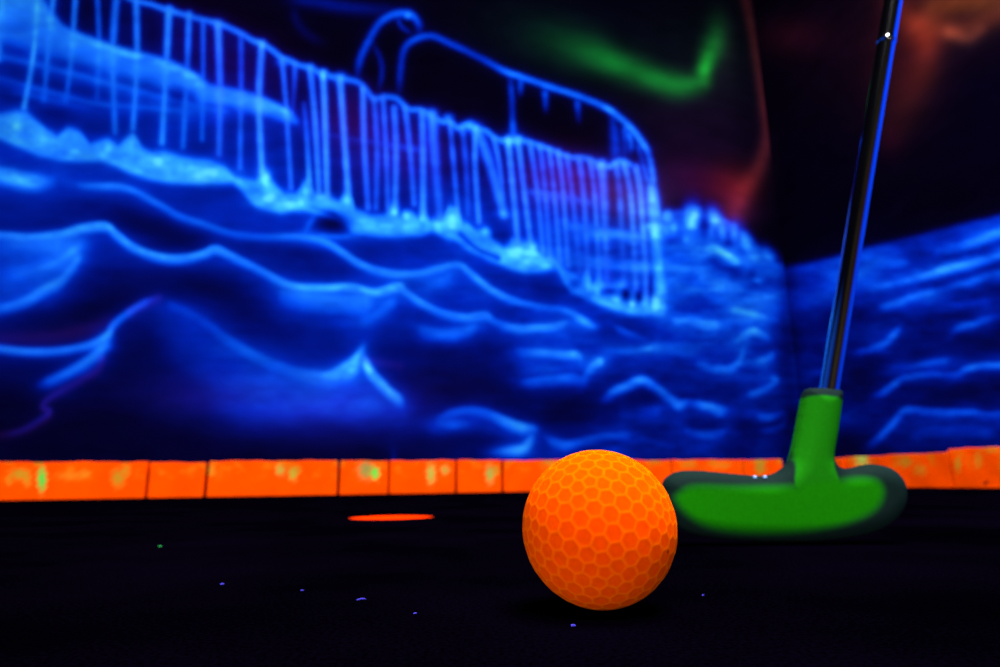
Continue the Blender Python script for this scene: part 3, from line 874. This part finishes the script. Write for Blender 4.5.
# ------------------------------------------------------------------ border blocks along the walls
def block_material():
    m, nt, b = new_mat('orange_painted_block')
    L = nt.links
    at = nt.nodes.new('ShaderNodeAttribute'); at.attribute_name = 'pigment'
    tc = nt.nodes.new('ShaderNodeTexCoord')
    n1 = nt.nodes.new('ShaderNodeTexNoise'); n1.inputs['Scale'].default_value = 26; n1.inputs['Detail'].default_value = 5
    n1.inputs['Roughness'].default_value = .6
    geo = nt.nodes.new('ShaderNodeNewGeometry')
    L.new(geo.outputs['Position'], n1.inputs['Vector'])
    mr = nt.nodes.new('ShaderNodeMapRange'); mr.inputs['From Min'].default_value = .50; mr.inputs['From Max'].default_value = .72
    mr.inputs['To Max'].default_value = .75
    L.new(n1.outputs['Fac'], mr.inputs['Value'])
    # old yellow-green paint shows mostly along the upper half
    sep = nt.nodes.new('ShaderNodeSeparateXYZ'); L.new(geo.outputs['Position'], sep.inputs[0])
    mz = nt.nodes.new('ShaderNodeMapRange'); mz.inputs['From Min'].default_value = .035; mz.inputs['From Max'].default_value = .095
    L.new(sep.outputs['Z'], mz.inputs['Value'])
    mu = nt.nodes.new('ShaderNodeMath'); mu.operation = 'MULTIPLY'
    L.new(mr.outputs[0], mu.inputs[0]); L.new(mz.outputs[0], mu.inputs[1])
    mix = nt.nodes.new('ShaderNodeMix'); mix.data_type = 'RGBA'
    L.new(mu.outputs[0], mix.inputs['Factor']); L.new(at.outputs['Color'], mix.inputs[6])
    mix.inputs[7].default_value = (.42, .20, .006, 1)
    n3 = nt.nodes.new('ShaderNodeTexNoise'); n3.inputs['Scale'].default_value = 11; n3.inputs['Detail'].default_value = 3
    L.new(geo.outputs['Position'], n3.inputs['Vector'])
    m3 = nt.nodes.new('ShaderNodeMapRange'); m3.inputs['From Min'].default_value = .3; m3.inputs['From Max'].default_value = .7
    m3.inputs['To Min'].default_value = .85; m3.inputs['To Max'].default_value = 1.12
    L.new(n3.outputs['Fac'], m3.inputs['Value'])
    sc = nt.nodes.new('ShaderNodeVectorMath'); sc.operation = 'SCALE'
    L.new(mix.outputs[2], sc.inputs[0]); L.new(m3.outputs[0], sc.inputs['Scale'])
    L.new(sc.outputs[0], b.inputs['Base Color'])
    n2 = nt.nodes.new('ShaderNodeTexNoise'); n2.inputs['Scale'].default_value = 140; n2.inputs['Detail'].default_value = 4
    L.new(geo.outputs['Position'], n2.inputs['Vector'])
    bp = nt.nodes.new('ShaderNodeBump'); bp.inputs['Strength'].default_value = .35; bp.inputs['Distance'].default_value = .003
    L.new(n2.outputs['Fac'], bp.inputs['Height']); L.new(bp.outputs[0], b.inputs['Normal'])
    setb(b, rough=.9, spec=0)
    return m


BLOCK = block_material()
ORANGE = np.array([.90, .064, .0])
GREEN = np.array([.05, .62, .06])
OLIVE = np.array([.42, .27, .015])
DARKB = np.array([.03, .004, .004])


def row_s(px, d, n):
    """distance from the corner along a row at which chart column px meets the row's front face"""
    p = on_plane(px, 478, CORNER, n)
    return float(np.dot(p - CORNER, d))


# stains: (px, py, rx, ry, colour, strength) measured on the chart
STAINS = [(42, 479, 4, 11, GREEN, 1.0), (20, 474, 9, 5, OLIVE, .8), (27, 480, 4, 6, OLIVE, .6), (9, 480, 3, 5, OLIVE, .5),
          (70, 476, 12, 4, OLIVE, .4), (118, 478, 6, 8, OLIVE, .8), (126, 470, 4, 6, OLIVE, .6), (85, 474, 5, 4, OLIVE, .4),
          (210, 470, 5, 5, OLIVE, .6), (280, 470, 4, 5, np.array([.36, .40, .05]), .8), (293, 474, 4, 6, GREEN, .5), (297, 470, 4, 4, OLIVE, .6),
          (366, 470, 7, 8, np.array([.15, .25, .06]), .9), (375, 473, 4, 6, GREEN, 1.0), (431, 474, 4, 9, np.array([.38, .38, .05]), .95),
          (445, 470, 4, 4, np.array([.2, .35, .05]), .7), (490, 474, 4, 8, np.array([.3, .38, .06]), .9), (496, 470, 3, 5, OLIVE, .7),
          (550, 463, 6, 3, OLIVE, .6), (690, 464, 6, 4, OLIVE, .5), (720, 465, 10, 4, OLIVE, .4), (760, 465, 5, 9, np.array([.3, .28, .02]), .8),
          (862, 460, 6, 6, np.array([.35, .65, .10]), .9), (905, 462, 7, 5, OLIVE, .6), (920, 470, 6, 5, OLIVE, .5), (958, 464, 3, 7, OLIVE, .7),
          (978, 460, 4, 8, OLIVE, .5), (986, 483, 3, 2, DARKB, .8), (992, 450, 8, 3, OLIVE, .5)]
rnd = random.Random(7)


def make_block(s0, s1, h, d, n_in, z_slope=0.0, push=0.0, label='', gap=0.0022):
    """one block between row distances s0 and s1; n_in points into the room"""
    w = s1 - s0 - gap
    root_p = CORNER + d * ((s0 + s1) / 2)
    bm = bmesh.new()
    nxx = max(8, int(w / .0042)); nzz = 22; dep = BLOCK_D - .003
    # rounded-edge box as a superquadric-like shell built from a grid on each face
    bmesh.ops.create_cube(bm, size=1.0)
    bmesh.ops.scale(bm, vec=(w, dep, h), verts=bm.verts)
    bmesh.ops.bevel(bm, geom=list(bm.edges), offset=.003, segments=2, profile=.6, affect='EDGES')
    # cut fine strips for the pigment and slight waviness
    for k in range(1, nxx):
        x = -w / 2 + w * k / nxx
        bmesh.ops.bisect_plane(bm, geom=list(bm.verts) + list(bm.edges) + list(bm.faces), plane_co=(x, 0, 0), plane_no=(1, 0, 0))
    for k in range(1, nzz):
        z = -h / 2 + h * k / nzz
        bmesh.ops.bisect_plane(bm, geom=list(bm.verts) + list(bm.edges) + list(bm.faces), plane_co=(0, 0, z), plane_no=(0, 0, 1))
    ph = rnd.random() * 10
    y_axis = n_in
    for v in bm.verts:
        k = (v.co.z / h + .5)
        v.co.z += h / 2
        v.co.z += k * z_slope * v.co.x
        v.co.z += k * .0010 * math.sin(v.co.x * 34 + ph) + k * .0006 * math.sin(v.co.x * 90 + ph * 2)
        if v.co.y > 0: v.co.y += .0008 * math.sin(v.co.x * 50 + v.co.z * 40 + ph)
    me = bpy.data.meshes.new('border_block')
    # local axes: x along row, y into room
    R = Matrix(((d[0], y_axis[0], 0), (d[1], y_axis[1], 0), (0, 0, 1)))
    bm.transform(R.to_4x4())
    bmesh.ops.recalc_face_normals(bm, faces=bm.faces)
    bm.to_mesh(me); bm.free()
    loc = root_p - n_in * (BLOCK_D / 2 - push)
    co = np.zeros(len(me.vertices) * 3, np.float32); me.vertices.foreach_get('co', co)
    W_ = co.reshape(-1, 3) + loc[None, :]
    uv = project(W_.astype(float))
    colr = np.tile(ORANGE, (len(W_), 1))
    for (px, py, rx, ry, cc, st) in STAINS:
        e = np.hypot((uv[:, 0] - px) / rx, (uv[:, 1] - py) / ry)
        wob = .35 * np.sin(uv[:, 0] * 1.3 + px) * np.sin(uv[:, 1] * 1.1 + py) + .25 * np.sin(uv[:, 0] * .6 + uv[:, 1] * .9)
        a = st * np.clip(1.45 - e + wob, 0, 1)[:, None]
        colr = colr * (1 - a) + cc * a
    at = me.color_attributes.new('pigment', 'FLOAT_COLOR', 'POINT')
    rgba = np.ones((len(W_), 4), np.float32); rgba[:, :3] = colr
    at.data.foreach_set('color', rgba.reshape(-1))
    me.materials.append(BLOCK)
    for p in me.polygons: p.use_smooth = False
    o = bpy.data.objects.new('border_block', me)
    COL.objects.link(o)
    o.location = loc
    tag(o, label, 'border block', 'orange painted blocks bordering the lane')
    return o


NIN_L = DR        # the far row faces along DR
NIN_R = DL
left_joints = [785, 745, 673, 610, 503, 456, 389, 339, 206, 147, -60]
left_h = [.0985, .0985, .0975, .0985, .1000, .0990, .0985, .0995, .0960, .0985]
left_lab = ['short orange block in the corner, seen left of the putter neck',
            'orange block behind the left half of the putter head, olive streaked',
            'orange block seen between the ball top and the putter head',
            'long orange block running behind the top left of the ball',
            'orange block with one olive streak near its right end, beside the block behind the ball',
            'orange block with a pale green upright streak, directly above the right end of the hole',
            'short orange block with a bright green spot at its top, above the left hole end',
            'long orange block with faint pale specks, right of the plain short block',
            'plain short orange block between two dark joints, left part of the row',
            'long orange block with a bright green upright smear, at the left edge of the photo']
for i in range(len(left_joints) - 1):
    s0 = max(row_s(left_joints[i], DL, DR), 0.0); s1 = row_s(left_joints[i + 1], DL, DR)
    make_block(s0, s1, left_h[i], DL, NIN_L, push=[0, .001, -.001, .0015, 0, .001, -.001, .001, 0, .001][i], label=left_lab[i],
               gap=.0055 + (.0045 if i in (4, 7, 8) else 0))
right_joints = [787, 846, 952, 1060]
right_h = [.0965, .0985, .1065]
right_lab = ['orange block in the corner, mostly hidden behind the green putter neck',
             'orange block with yellow green smears behind the right end of the putter head',
             'tallest orange block, with a dark chip, at the right edge of the photo']
for i in range(3):
    s0 = max(row_s(right_joints[i], DR, DL), 0.0); s1 = row_s(right_joints[i + 1], DR, DL)
    make_block(s0, s1, right_h[i], DR, NIN_R, push=[0, 0, .004][i], label=right_lab[i], gap=.006)

# ------------------------------------------------------------------ the golf ball
BALL_R = 0.02135
bp_ = on_floor(598.7, 530.0, BALL_R)
# slide the ball along that sight line's ground track so that its disc has the measured size
view = ray(598.7, 530.0)
dist = np.linalg.norm(bp_ - ORG)


def geodesic(freq):
    phi = (1 + 5 ** .5) / 2
    V = np.array([(-1, phi, 0), (1, phi, 0), (-1, -phi, 0), (1, -phi, 0), (0, -1, phi), (0, 1, phi), (0, -1, -phi), (0, 1, -phi),
                  (phi, 0, -1), (phi, 0, 1), (-phi, 0, -1), (-phi, 0, 1)], float)
    V /= np.linalg.norm(V[0])
    Fc = [(0, 11, 5), (0, 5, 1), (0, 1, 7), (0, 7, 10), (0, 10, 11), (1, 5, 9), (5, 11, 4), (11, 10, 2), (10, 7, 6), (7, 1, 8),
          (3, 9, 4), (3, 4, 2), (3, 2, 6), (3, 6, 8), (3, 8, 9), (4, 9, 5), (2, 4, 11), (6, 2, 10), (8, 6, 7), (9, 8, 1)]
    pts = {}
    for a, b, c in Fc:
        for i in range(freq + 1):
            for j in range(freq + 1 - i):
                k = freq - i - j
                p = (V[a] * i + V[b] * j + V[c] * k)
                p /= np.linalg.norm(p)
                pts[tuple(np.round(p, 5))] = p
    return np.array(list(pts.values()))


DIMP = geodesic(6)
Rb = np.array((Matrix.Rotation(math.radians(20), 3, 'Y') @ Matrix.Rotation(math.radians(-32), 3, 'X') @ Matrix.Rotation(math.radians(9), 3, 'Z')))
DIMP = DIMP @ Rb.T
bm = bmesh.new()
bmesh.ops.create_icosphere(bm, subdivisions=7, radius=1.0)
bm.verts.ensure_lookup_table()
V = np.array([v.co[:] for v in bm.verts])
V /= np.linalg.norm(V, axis=1)[:, None]
cosd = np.empty((len(V), 2))
for i in range(0, len(V), 20000):
    D_ = V[i:i + 20000] @ DIMP.T
    cosd[i:i + 20000] = -np.sort(-D_, axis=1)[:, :2]
a1 = np.arccos(np.clip(cosd[:, 0], -1, 1)); a2 = np.arccos(np.clip(cosd[:, 1], -1, 1))
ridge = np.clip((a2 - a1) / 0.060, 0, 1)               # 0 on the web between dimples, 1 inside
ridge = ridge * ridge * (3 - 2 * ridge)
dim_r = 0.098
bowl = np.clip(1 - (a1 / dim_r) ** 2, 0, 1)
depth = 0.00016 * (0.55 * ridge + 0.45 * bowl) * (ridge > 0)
rad = BALL_R - depth
# flat-ended web: tiny noise for scuffs
for v, p, r in zip(bm.verts, V, rad):
    v.co = Vector(p * r)
me = bpy.data.meshes.new('golf_ball')
bm.to_mesh(me); bm.free()
for p in me.polygons: p.use_smooth = True
web = (1 - ridge)
base_in = np.array([.92, .063, .0]); base_web = np.array([1.0, .116, .0])  # dimple shading put into the colour: deeper inside, paler on the web
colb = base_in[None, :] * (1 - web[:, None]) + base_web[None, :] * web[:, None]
rb = np.random.RandomState(3)
# a small dirt speck low on the right of the ball
Z_B = BALL_R
BALL_C = None


def ball_center():
    """on the carpet, on the sight line of the ball's middle, at the distance its size asks for"""
    t = F_PX * BALL_R / 78.0 * 1.0
    d = view / np.linalg.norm(view)
    zc = 0.1790
    tt = zc / 1.0
    p = ORG + view * tt          # view has unit depth
    return p


bc_ = ball_center()
print('ball z from sight line', bc_[2], 'R', BALL_R, 'cup', CUP, CUP_R)
BALL_C = np.array([bc_[0], bc_[1], BALL_R])
sd = on_plane(661, 549, BALL_C + np.array([.017, -.012, 0]), np.array([0, 1.0, 0])) - BALL_C
sd /= np.linalg.norm(sd)
k = np.clip(1 - np.arccos(np.clip(V @ sd, -1, 1)) / .035, 0, 1)[:, None]
colb = colb * (1 - k) + np.array([.12, .005, 0]) * k
at = me.color_attributes.new('pigment', 'FLOAT_COLOR', 'POINT')
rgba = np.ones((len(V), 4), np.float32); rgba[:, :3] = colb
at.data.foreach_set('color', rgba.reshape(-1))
mb, ntb, bb = new_mat('neon_orange_ball_cover')
an = ntb.nodes.new('ShaderNodeAttribute'); an.attribute_name = 'pigment'
tcb = ntb.nodes.new('ShaderNodeTexCoord')
nb = ntb.nodes.new('ShaderNodeTexNoise'); nb.inputs['Scale'].default_value = 420; nb.inputs['Detail'].default_value = 3
ntb.links.new(tcb.outputs['Object'], nb.inputs['Vector'])
mrb = ntb.nodes.new('ShaderNodeMapRange'); mrb.inputs['From Min'].default_value = .3; mrb.inputs['From Max'].default_value = .7
mrb.inputs['To Min'].default_value = .92; mrb.inputs['To Max'].default_value = 1.05
ntb.links.new(nb.outputs['Fac'], mrb.inputs['Value'])
scb = ntb.nodes.new('ShaderNodeVectorMath'); scb.operation = 'SCALE'
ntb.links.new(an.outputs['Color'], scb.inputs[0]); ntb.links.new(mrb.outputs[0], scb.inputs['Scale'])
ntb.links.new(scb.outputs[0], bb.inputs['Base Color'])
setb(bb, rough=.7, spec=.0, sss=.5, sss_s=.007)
bb.inputs['Subsurface Radius'].default_value = (1.0, .14, .02)
me.materials.append(mb)
ball = bpy.data.objects.new('golf_ball', me)
COL.objects.link(ball)
ball.location = BALL_C
tag(ball, 'neon orange dimpled golf ball resting on the black carpet beside the green putter', 'golf ball')

# ------------------------------------------------------------------ the putter
HEAD_Y = on_floor(785, 544)[1]
PH = np.array([0, HEAD_Y, 0.0]); NH = np.array([0, 1.0, 0])
OUT = [(662, 490), (662.5, 484), (666.5, 477), (677, 471.5), (692, 470), (716, 471.6), (740, 474), (761, 475.5), (773, 473.5), (782, 468.5), (789, 460.5), (792.5, 450),
       (797, 429), (801.5, 405), (803.5, 395), (806, 389.5), (812, 387.6), (824, 387.4), (836, 388.3), (841, 391), (842.5, 396), (841.5, 405), (837.5, 435), (834.2, 455), (835, 461.5),
       (838.5, 465.8), (845, 468), (853, 467.3), (862, 465), (875, 463.8), (890, 467.4), (900.5, 477), (905.5, 490), (904, 507), (893, 522), (875, 532.5), (845, 539.5),
       (800, 543), (755, 542.4), (716, 539.4), (686, 532.5), (668, 519), (661.5, 504)]
GRN_HEAD = [(676, 499), (683, 490), (698, 486), (740, 487), (790, 486), (818, 483), (860, 478), (878, 481), (884, 492), (878, 507), (860, 519), (830, 528), (785, 533),
            (740, 532.5), (707, 526.5), (686, 514)]
GRN_NECK = [(803.2, 397.5), (841.5, 400.5), (838.5, 425), (834, 448), (832, 470), (836, 490), (794, 490), (795, 465), (797, 440), (800, 420)]


def to_plane(pts, fwd=0.0):
    q = np.array([on_plane(x, y, PH - np.array([0, fwd, 0]), NH) for x, y in pts])
    return q[:, [0, 2]]


def smooth_closed(P, sub=10):
    n = len(P); out = []
    for i in range(n):
        p0, p1, p2, p3 = P[i - 1], P[i], P[(i + 1) % n], P[(i + 2) % n]
        for k in range(sub):
            t = k / sub
            out.append(0.5 * ((2 * p1) + (-p0 + p2) * t + (2 * p0 - 5 * p1 + 4 * p2 - p3) * t * t + (-p0 + 3 * p1 - 3 * p2 + p3) * t ** 3))
    return np.array(out)


def poly_sdf(P, Q):
    """signed distance (positive inside) of points P to polygon Q, and nearest boundary points"""
    A = Q; B = np.roll(Q, -1, 0)
    best = np.full(len(P), 1e9); near = np.zeros_like(P)
    inside = np.zeros(len(P), bool)
    for a, b in zip(A, B):
        ab = b - a
        t = np.clip(((P - a) @ ab) / max(ab @ ab, 1e-16), 0, 1)
        c = a + t[:, None] * ab
        d = np.hypot(*(P - c).T)
        m = d < best
        best[m] = d[m]; near[m] = c[m]
        cond = ((a[1] > P[:, 1]) != (b[1] > P[:, 1]))
        xi = (b[0] - a[0]) * (P[:, 1] - a[1]) / ((b[1] - a[1]) if abs(b[1] - a[1]) > 1e-15 else 1e-15) + a[0]
        inside ^= cond & (P[:, 0] < xi)
    return np.where(inside, best, -best), near


outline = smooth_closed(to_plane(OUT, .0015), 6)
lowest = outline[:, 1].min()
outline[:, 1] += max(0, 0.0006 - lowest)
H_G = 0.0006
x0, z0 = outline.min(0) - 2 * H_G; x1, z1 = outline.max(0) + 2 * H_G
gx = np.arange(x0, x1, H_G); gz = np.arange(z0, z1, H_G)
MX, MZ = np.meshgrid(gx, gz)
PP = np.stack([MX.ravel(), MZ.ravel()], 1)
sdf, near = poly_sdf(PP, outline)
ny_, nx_ = MX.shape
S2 = sdf.reshape(ny_, nx_)
cell_in = (S2[:-1, :-1] > 0) & (S2[1:, :-1] > 0) & (S2[:-1, 1:] > 0) & (S2[1:, 1:] > 0)
used = np.zeros((ny_, nx_), bool)
used[:-1, :-1] |= cell_in; used[1:, :-1] |= cell_in; used[:-1, 1:] |= cell_in; used[1:, 1:] |= cell_in
full = np.zeros((ny_, nx_), bool)
full[1:-1, 1:-1] = cell_in[:-1, :-1] & cell_in[1:, :-1] & cell_in[:-1, 1:] & cell_in[1:, 1:]
bound = (used & ~full).ravel()
PP2 = PP.copy()
PP2[bound] = near[bound]
d_in = np.maximum(sdf, 0); d_in[bound] = 0
T_HALF = 0.0105; R_EDGE = 0.0105
HOSEL_TOP = outline[:, 1].max()


def thick(d):
    k = np.clip(d / R_EDGE, 0, 1)
    return T_HALF * np.sqrt(np.clip(1 - (1 - k) ** 2.1, 0, 1))


th = thick(d_in)
gh = smooth_closed(to_plane(GRN_HEAD, .0105), 4); gn = smooth_closed(to_plane(GRN_NECK, .0060), 4)
s_h, _ = poly_sdf(PP2, gh); s_n, _ = poly_sdf(PP2, gn)


def sstep(a, b, x):
    t = np.clip((x - a) / (b - a), 0, 1)
    return t * t * (3 - 2 * t)


m_head = sstep(-.0030, .0034, s_h)
m_neck = sstep(-.0008, .0010, s_n) * (1 - 0.0)
mask = np.maximum(m_head, m_neck)  # green centre blending to a dark rim along the outline
rub = np.array([.006, .016, .014]); grn = np.array([.008, .20, .001]); grn_neck = np.array([.009, .18, .003])
wn = (m_neck * (1 - m_head))[:, None]
gcol = grn * (1 - wn) + grn_neck * wn
hc = rub * (1 - mask[:, None]) + gcol * mask[:, None]
uid = -np.ones(ny_ * nx_, int); ids = np.where(used.ravel())[0]; uid[ids] = np.arange(len(ids))
n_u = len(ids)
front = np.stack([PP2[ids, 0], -th[ids], PP2[ids, 1]], 1)
# back copy shares the boundary vertices
is_b = bound[ids]
bid = np.where(is_b, np.arange(n_u), 0)
back_ids = np.where(~is_b)[0]
bid[back_ids] = n_u + np.arange(len(back_ids))
backv = np.stack([PP2[ids[back_ids], 0], th[ids[back_ids]], PP2[ids[back_ids], 1]], 1)
J, I_ = np.where(cell_in)
q00 = uid[J * nx_ + I_]; q10 = uid[J * nx_ + I_ + 1]; q11 = uid[(J + 1) * nx_ + I_ + 1]; q01 = uid[(J + 1) * nx_ + I_]
qf = np.stack([q00, q10, q11, q01], 1)
qb = bid[qf][:, ::-1]
allv = np.vstack([front, backv])
allc = np.vstack([hc[ids], hc[ids[back_ids]]])
quads = np.vstack([qf, qb])
base_x = float(np.mean(outline[:, 0]))
putter = empty('putter', (base_x, HEAD_Y, 0))
tag(putter, 'putter with chrome shaft and green faced rubber mallet head standing behind the orange ball', 'golf putter')
me = bpy.data.meshes.new('putter_head')
allv_l = allv.copy(); allv_l[:, 0] -= base_x
me.from_pydata(allv_l.tolist(), [], quads.tolist())
at = me.color_attributes.new('pigment', 'FLOAT_COLOR', 'POINT')
rgba = np.ones((len(allv), 4), np.float32); rgba[:, :3] = allc
at.data.foreach_set('color', rgba.reshape(-1))
me.update()
for p in me.polygons: p.use_smooth = True
mh, nth, bh = new_mat('green_dark_rim_rubber')
ah = nth.nodes.new('ShaderNodeAttribute'); ah.attribute_name = 'pigment'
nh1 = nth.nodes.new('ShaderNodeTexNoise'); nh1.inputs['Scale'].default_value = 700; nh1.inputs['Detail'].default_value = 3
tch = nth.nodes.new('ShaderNodeTexCoord'); nth.links.new(tch.outputs['Object'], nh1.inputs['Vector'])
mrh = nth.nodes.new('ShaderNodeMapRange'); mrh.inputs['From Min'].default_value = .3; mrh.inputs['From Max'].default_value = .7
mrh.inputs['To Min'].default_value = .92; mrh.inputs['To Max'].default_value = 1.08
nth.links.new(nh1.outputs['Fac'], mrh.inputs['Value'])
sch = nth.nodes.new('ShaderNodeVectorMath'); sch.operation = 'SCALE'
nth.links.new(ah.outputs['Color'], sch.inputs[0]); nth.links.new(mrh.outputs[0], sch.inputs['Scale'])
nth.links.new(sch.outputs[0], bh.inputs['Base Color'])
setb(bh, rough=.7, spec=.012)
me.materials.append(mh)
head = bpy.data.objects.new('head', me)
COL.objects.link(head); head.parent = putter
mod = head.modifiers.new('soften', 'SMOOTH'); mod.factor = .5; mod.iterations = 3

# two glints on the top edge, modelled as pale dots in place of reflections
md, ntd, bd = new_mat('pale_blue_glint')
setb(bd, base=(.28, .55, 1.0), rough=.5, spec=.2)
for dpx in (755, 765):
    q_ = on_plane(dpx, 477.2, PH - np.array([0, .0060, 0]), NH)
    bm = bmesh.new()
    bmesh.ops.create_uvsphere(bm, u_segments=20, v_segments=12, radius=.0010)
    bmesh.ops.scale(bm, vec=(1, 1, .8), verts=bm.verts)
    dd = obj('glint_dot', bm, md, putter)
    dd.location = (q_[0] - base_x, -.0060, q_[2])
    dd['label'] = 'small pale blue modelled glint on the top edge of the putter head'

# shaft
mch, ntch, bch = new_mat('brushed_chrome')
nch = ntch.nodes.new('ShaderNodeTexNoise'); nch.inputs['Scale'].default_value = 300
mrc = ntch.nodes.new('ShaderNodeMapRange'); mrc.inputs['To Min'].default_value = .05; mrc.inputs['To Max'].default_value = .12
ntch.links.new(nch.outputs['Fac'], mrc.inputs['Value']); ntch.links.new(mrc.outputs[0], bch.inputs['Roughness'])
setb(bch, base=(.62, .63, .66), metal=1.0)
a_ = on_plane(829.0, 389, PH, NH); b_ = on_plane(885.5, 42, PH, NH); c_ = on_plane(893.3, 0, PH, NH)
ax = (c_ - a_) / np.linalg.norm(c_ - a_)
jl = float(np.dot(b_ - a_, ax))
SH_R = 0.00515
total = 0.80
q = Vector(ax).to_track_quat('Z', 'Y').to_matrix().to_4x4()
AM = Matrix.Translation(Vector(a_) - Vector((base_x, HEAD_Y, 0))) @ q
prof = [(0, -.018), (SH_R, -.018), (SH_R, -.016), (SH_R, 0), (SH_R, jl - .02), (SH_R, jl - .003), (SH_R * 1.0, jl - .0015), (SH_R * 1.07, jl - .0009), (SH_R * 1.11, jl), (SH_R * 1.07, jl + .0009), (SH_R * 1.05, jl + .0016), (SH_R * 1.05, jl + .003), (SH_R * 1.05, jl + .02), (SH_R * 1.05, total - .2),
        (SH_R * 1.05, total - .19), (0, total - .19)]
obj('shaft', lathe(prof, 64, AM), mch, putter)
mg, ntg, bg = new_mat('black_grip_rubber')
setb(bg, base=(.006, .006, .008), rough=.7, spec=.3)
ng = ntg.nodes.new('ShaderNodeTexNoise'); ng.inputs['Scale'].default_value = 500
bpg = ntg.nodes.new('ShaderNodeBump'); bpg.inputs['Distance'].default_value = .001
ntg.links.new(ng.outputs['Fac'], bpg.inputs['Height']); ntg.links.new(bpg.outputs[0], bg.inputs['Normal'])
obj('grip', lathe([(0, total - .215), (.008, total - .215), (.0095, total - .20), (.0125, total + .02), (.0120, total + .03), (0, total + .033)], 48, AM), mg, putter)

# ------------------------------------------------------------------ lint on the carpet
ml, ntl, bl = new_mat('blue_lint_fibre')
setb(bl, base=(.06, .05, .55), rough=.9, spec=0)
mgl, ntgl, bgl = new_mat('green_lint_fibre')
setb(bgl, base=(.03, .4, .08), rough=.9, spec=0)


def lint(px, py, length, r, ang, mat, label, group=None):
    p = on_floor(px, py)
    bm = bmesh.new()
    n = 7; seg = 6
    rings = []
    for i in range(n):
        t = i / (n - 1) - .5
        cx = t * length; cy = .25 * length * math.sin(t * 5 + ang); rr = r * (1 - (2 * t) ** 4 * .8)
        rings.append([bm.verts.new((cx, cy + rr * math.cos(2 * math.pi * k / seg), r + rr * math.sin(2 * math.pi * k / seg))) for k in range(seg)])
    for a, b in zip(rings[:-1], rings[1:]):
        for k in range(seg):
            bm.faces.new((a[k], a[(k + 1) % seg], b[(k + 1) % seg], b[k]))
    bm.faces.new(rings[0]); bm.faces.new(rings[-1][::-1])
    bmesh.ops.recalc_face_normals(bm, faces=bm.faces)
    o = obj('lint_fleck', bm, mat)
    o.location = (p[0], p[1], 0)
    o.rotation_euler = (0, 0, math.radians(ang * 20))
    tag(o, label, 'lint', group)
    return o


G = 'lint flecks on the black carpet'
lint(160, 547, .0016, .00035, .6, mgl, 'tiny greenish lint fleck on black carpet below the long smeared block', G)
lint(222, 585, .0014, .0003, 1.2, ml, 'tiny blue lint fleck on black carpet left of centre', G)
lint(302, 591, .0010, .0002, 2.2, ml, 'very small blue lint fleck on black carpet left of the long fibre', G)
lint(361, 600, .0030, .00022, .9, ml, 'longest blue lint fibre on black carpet, below the orange hole', G)
lint(415, 614, .0010, .00018, .3, ml, 'very small blue lint fleck on black carpet right of the long fibre', G)
lint(573, 627, .0014, .0003, 1.6, ml, 'blue lint fleck on black carpet just below the ball', G)
lint(703, 596, .0010, .0002, .5, ml, 'tiny blue lint fleck on black carpet to the right of the ball', G)
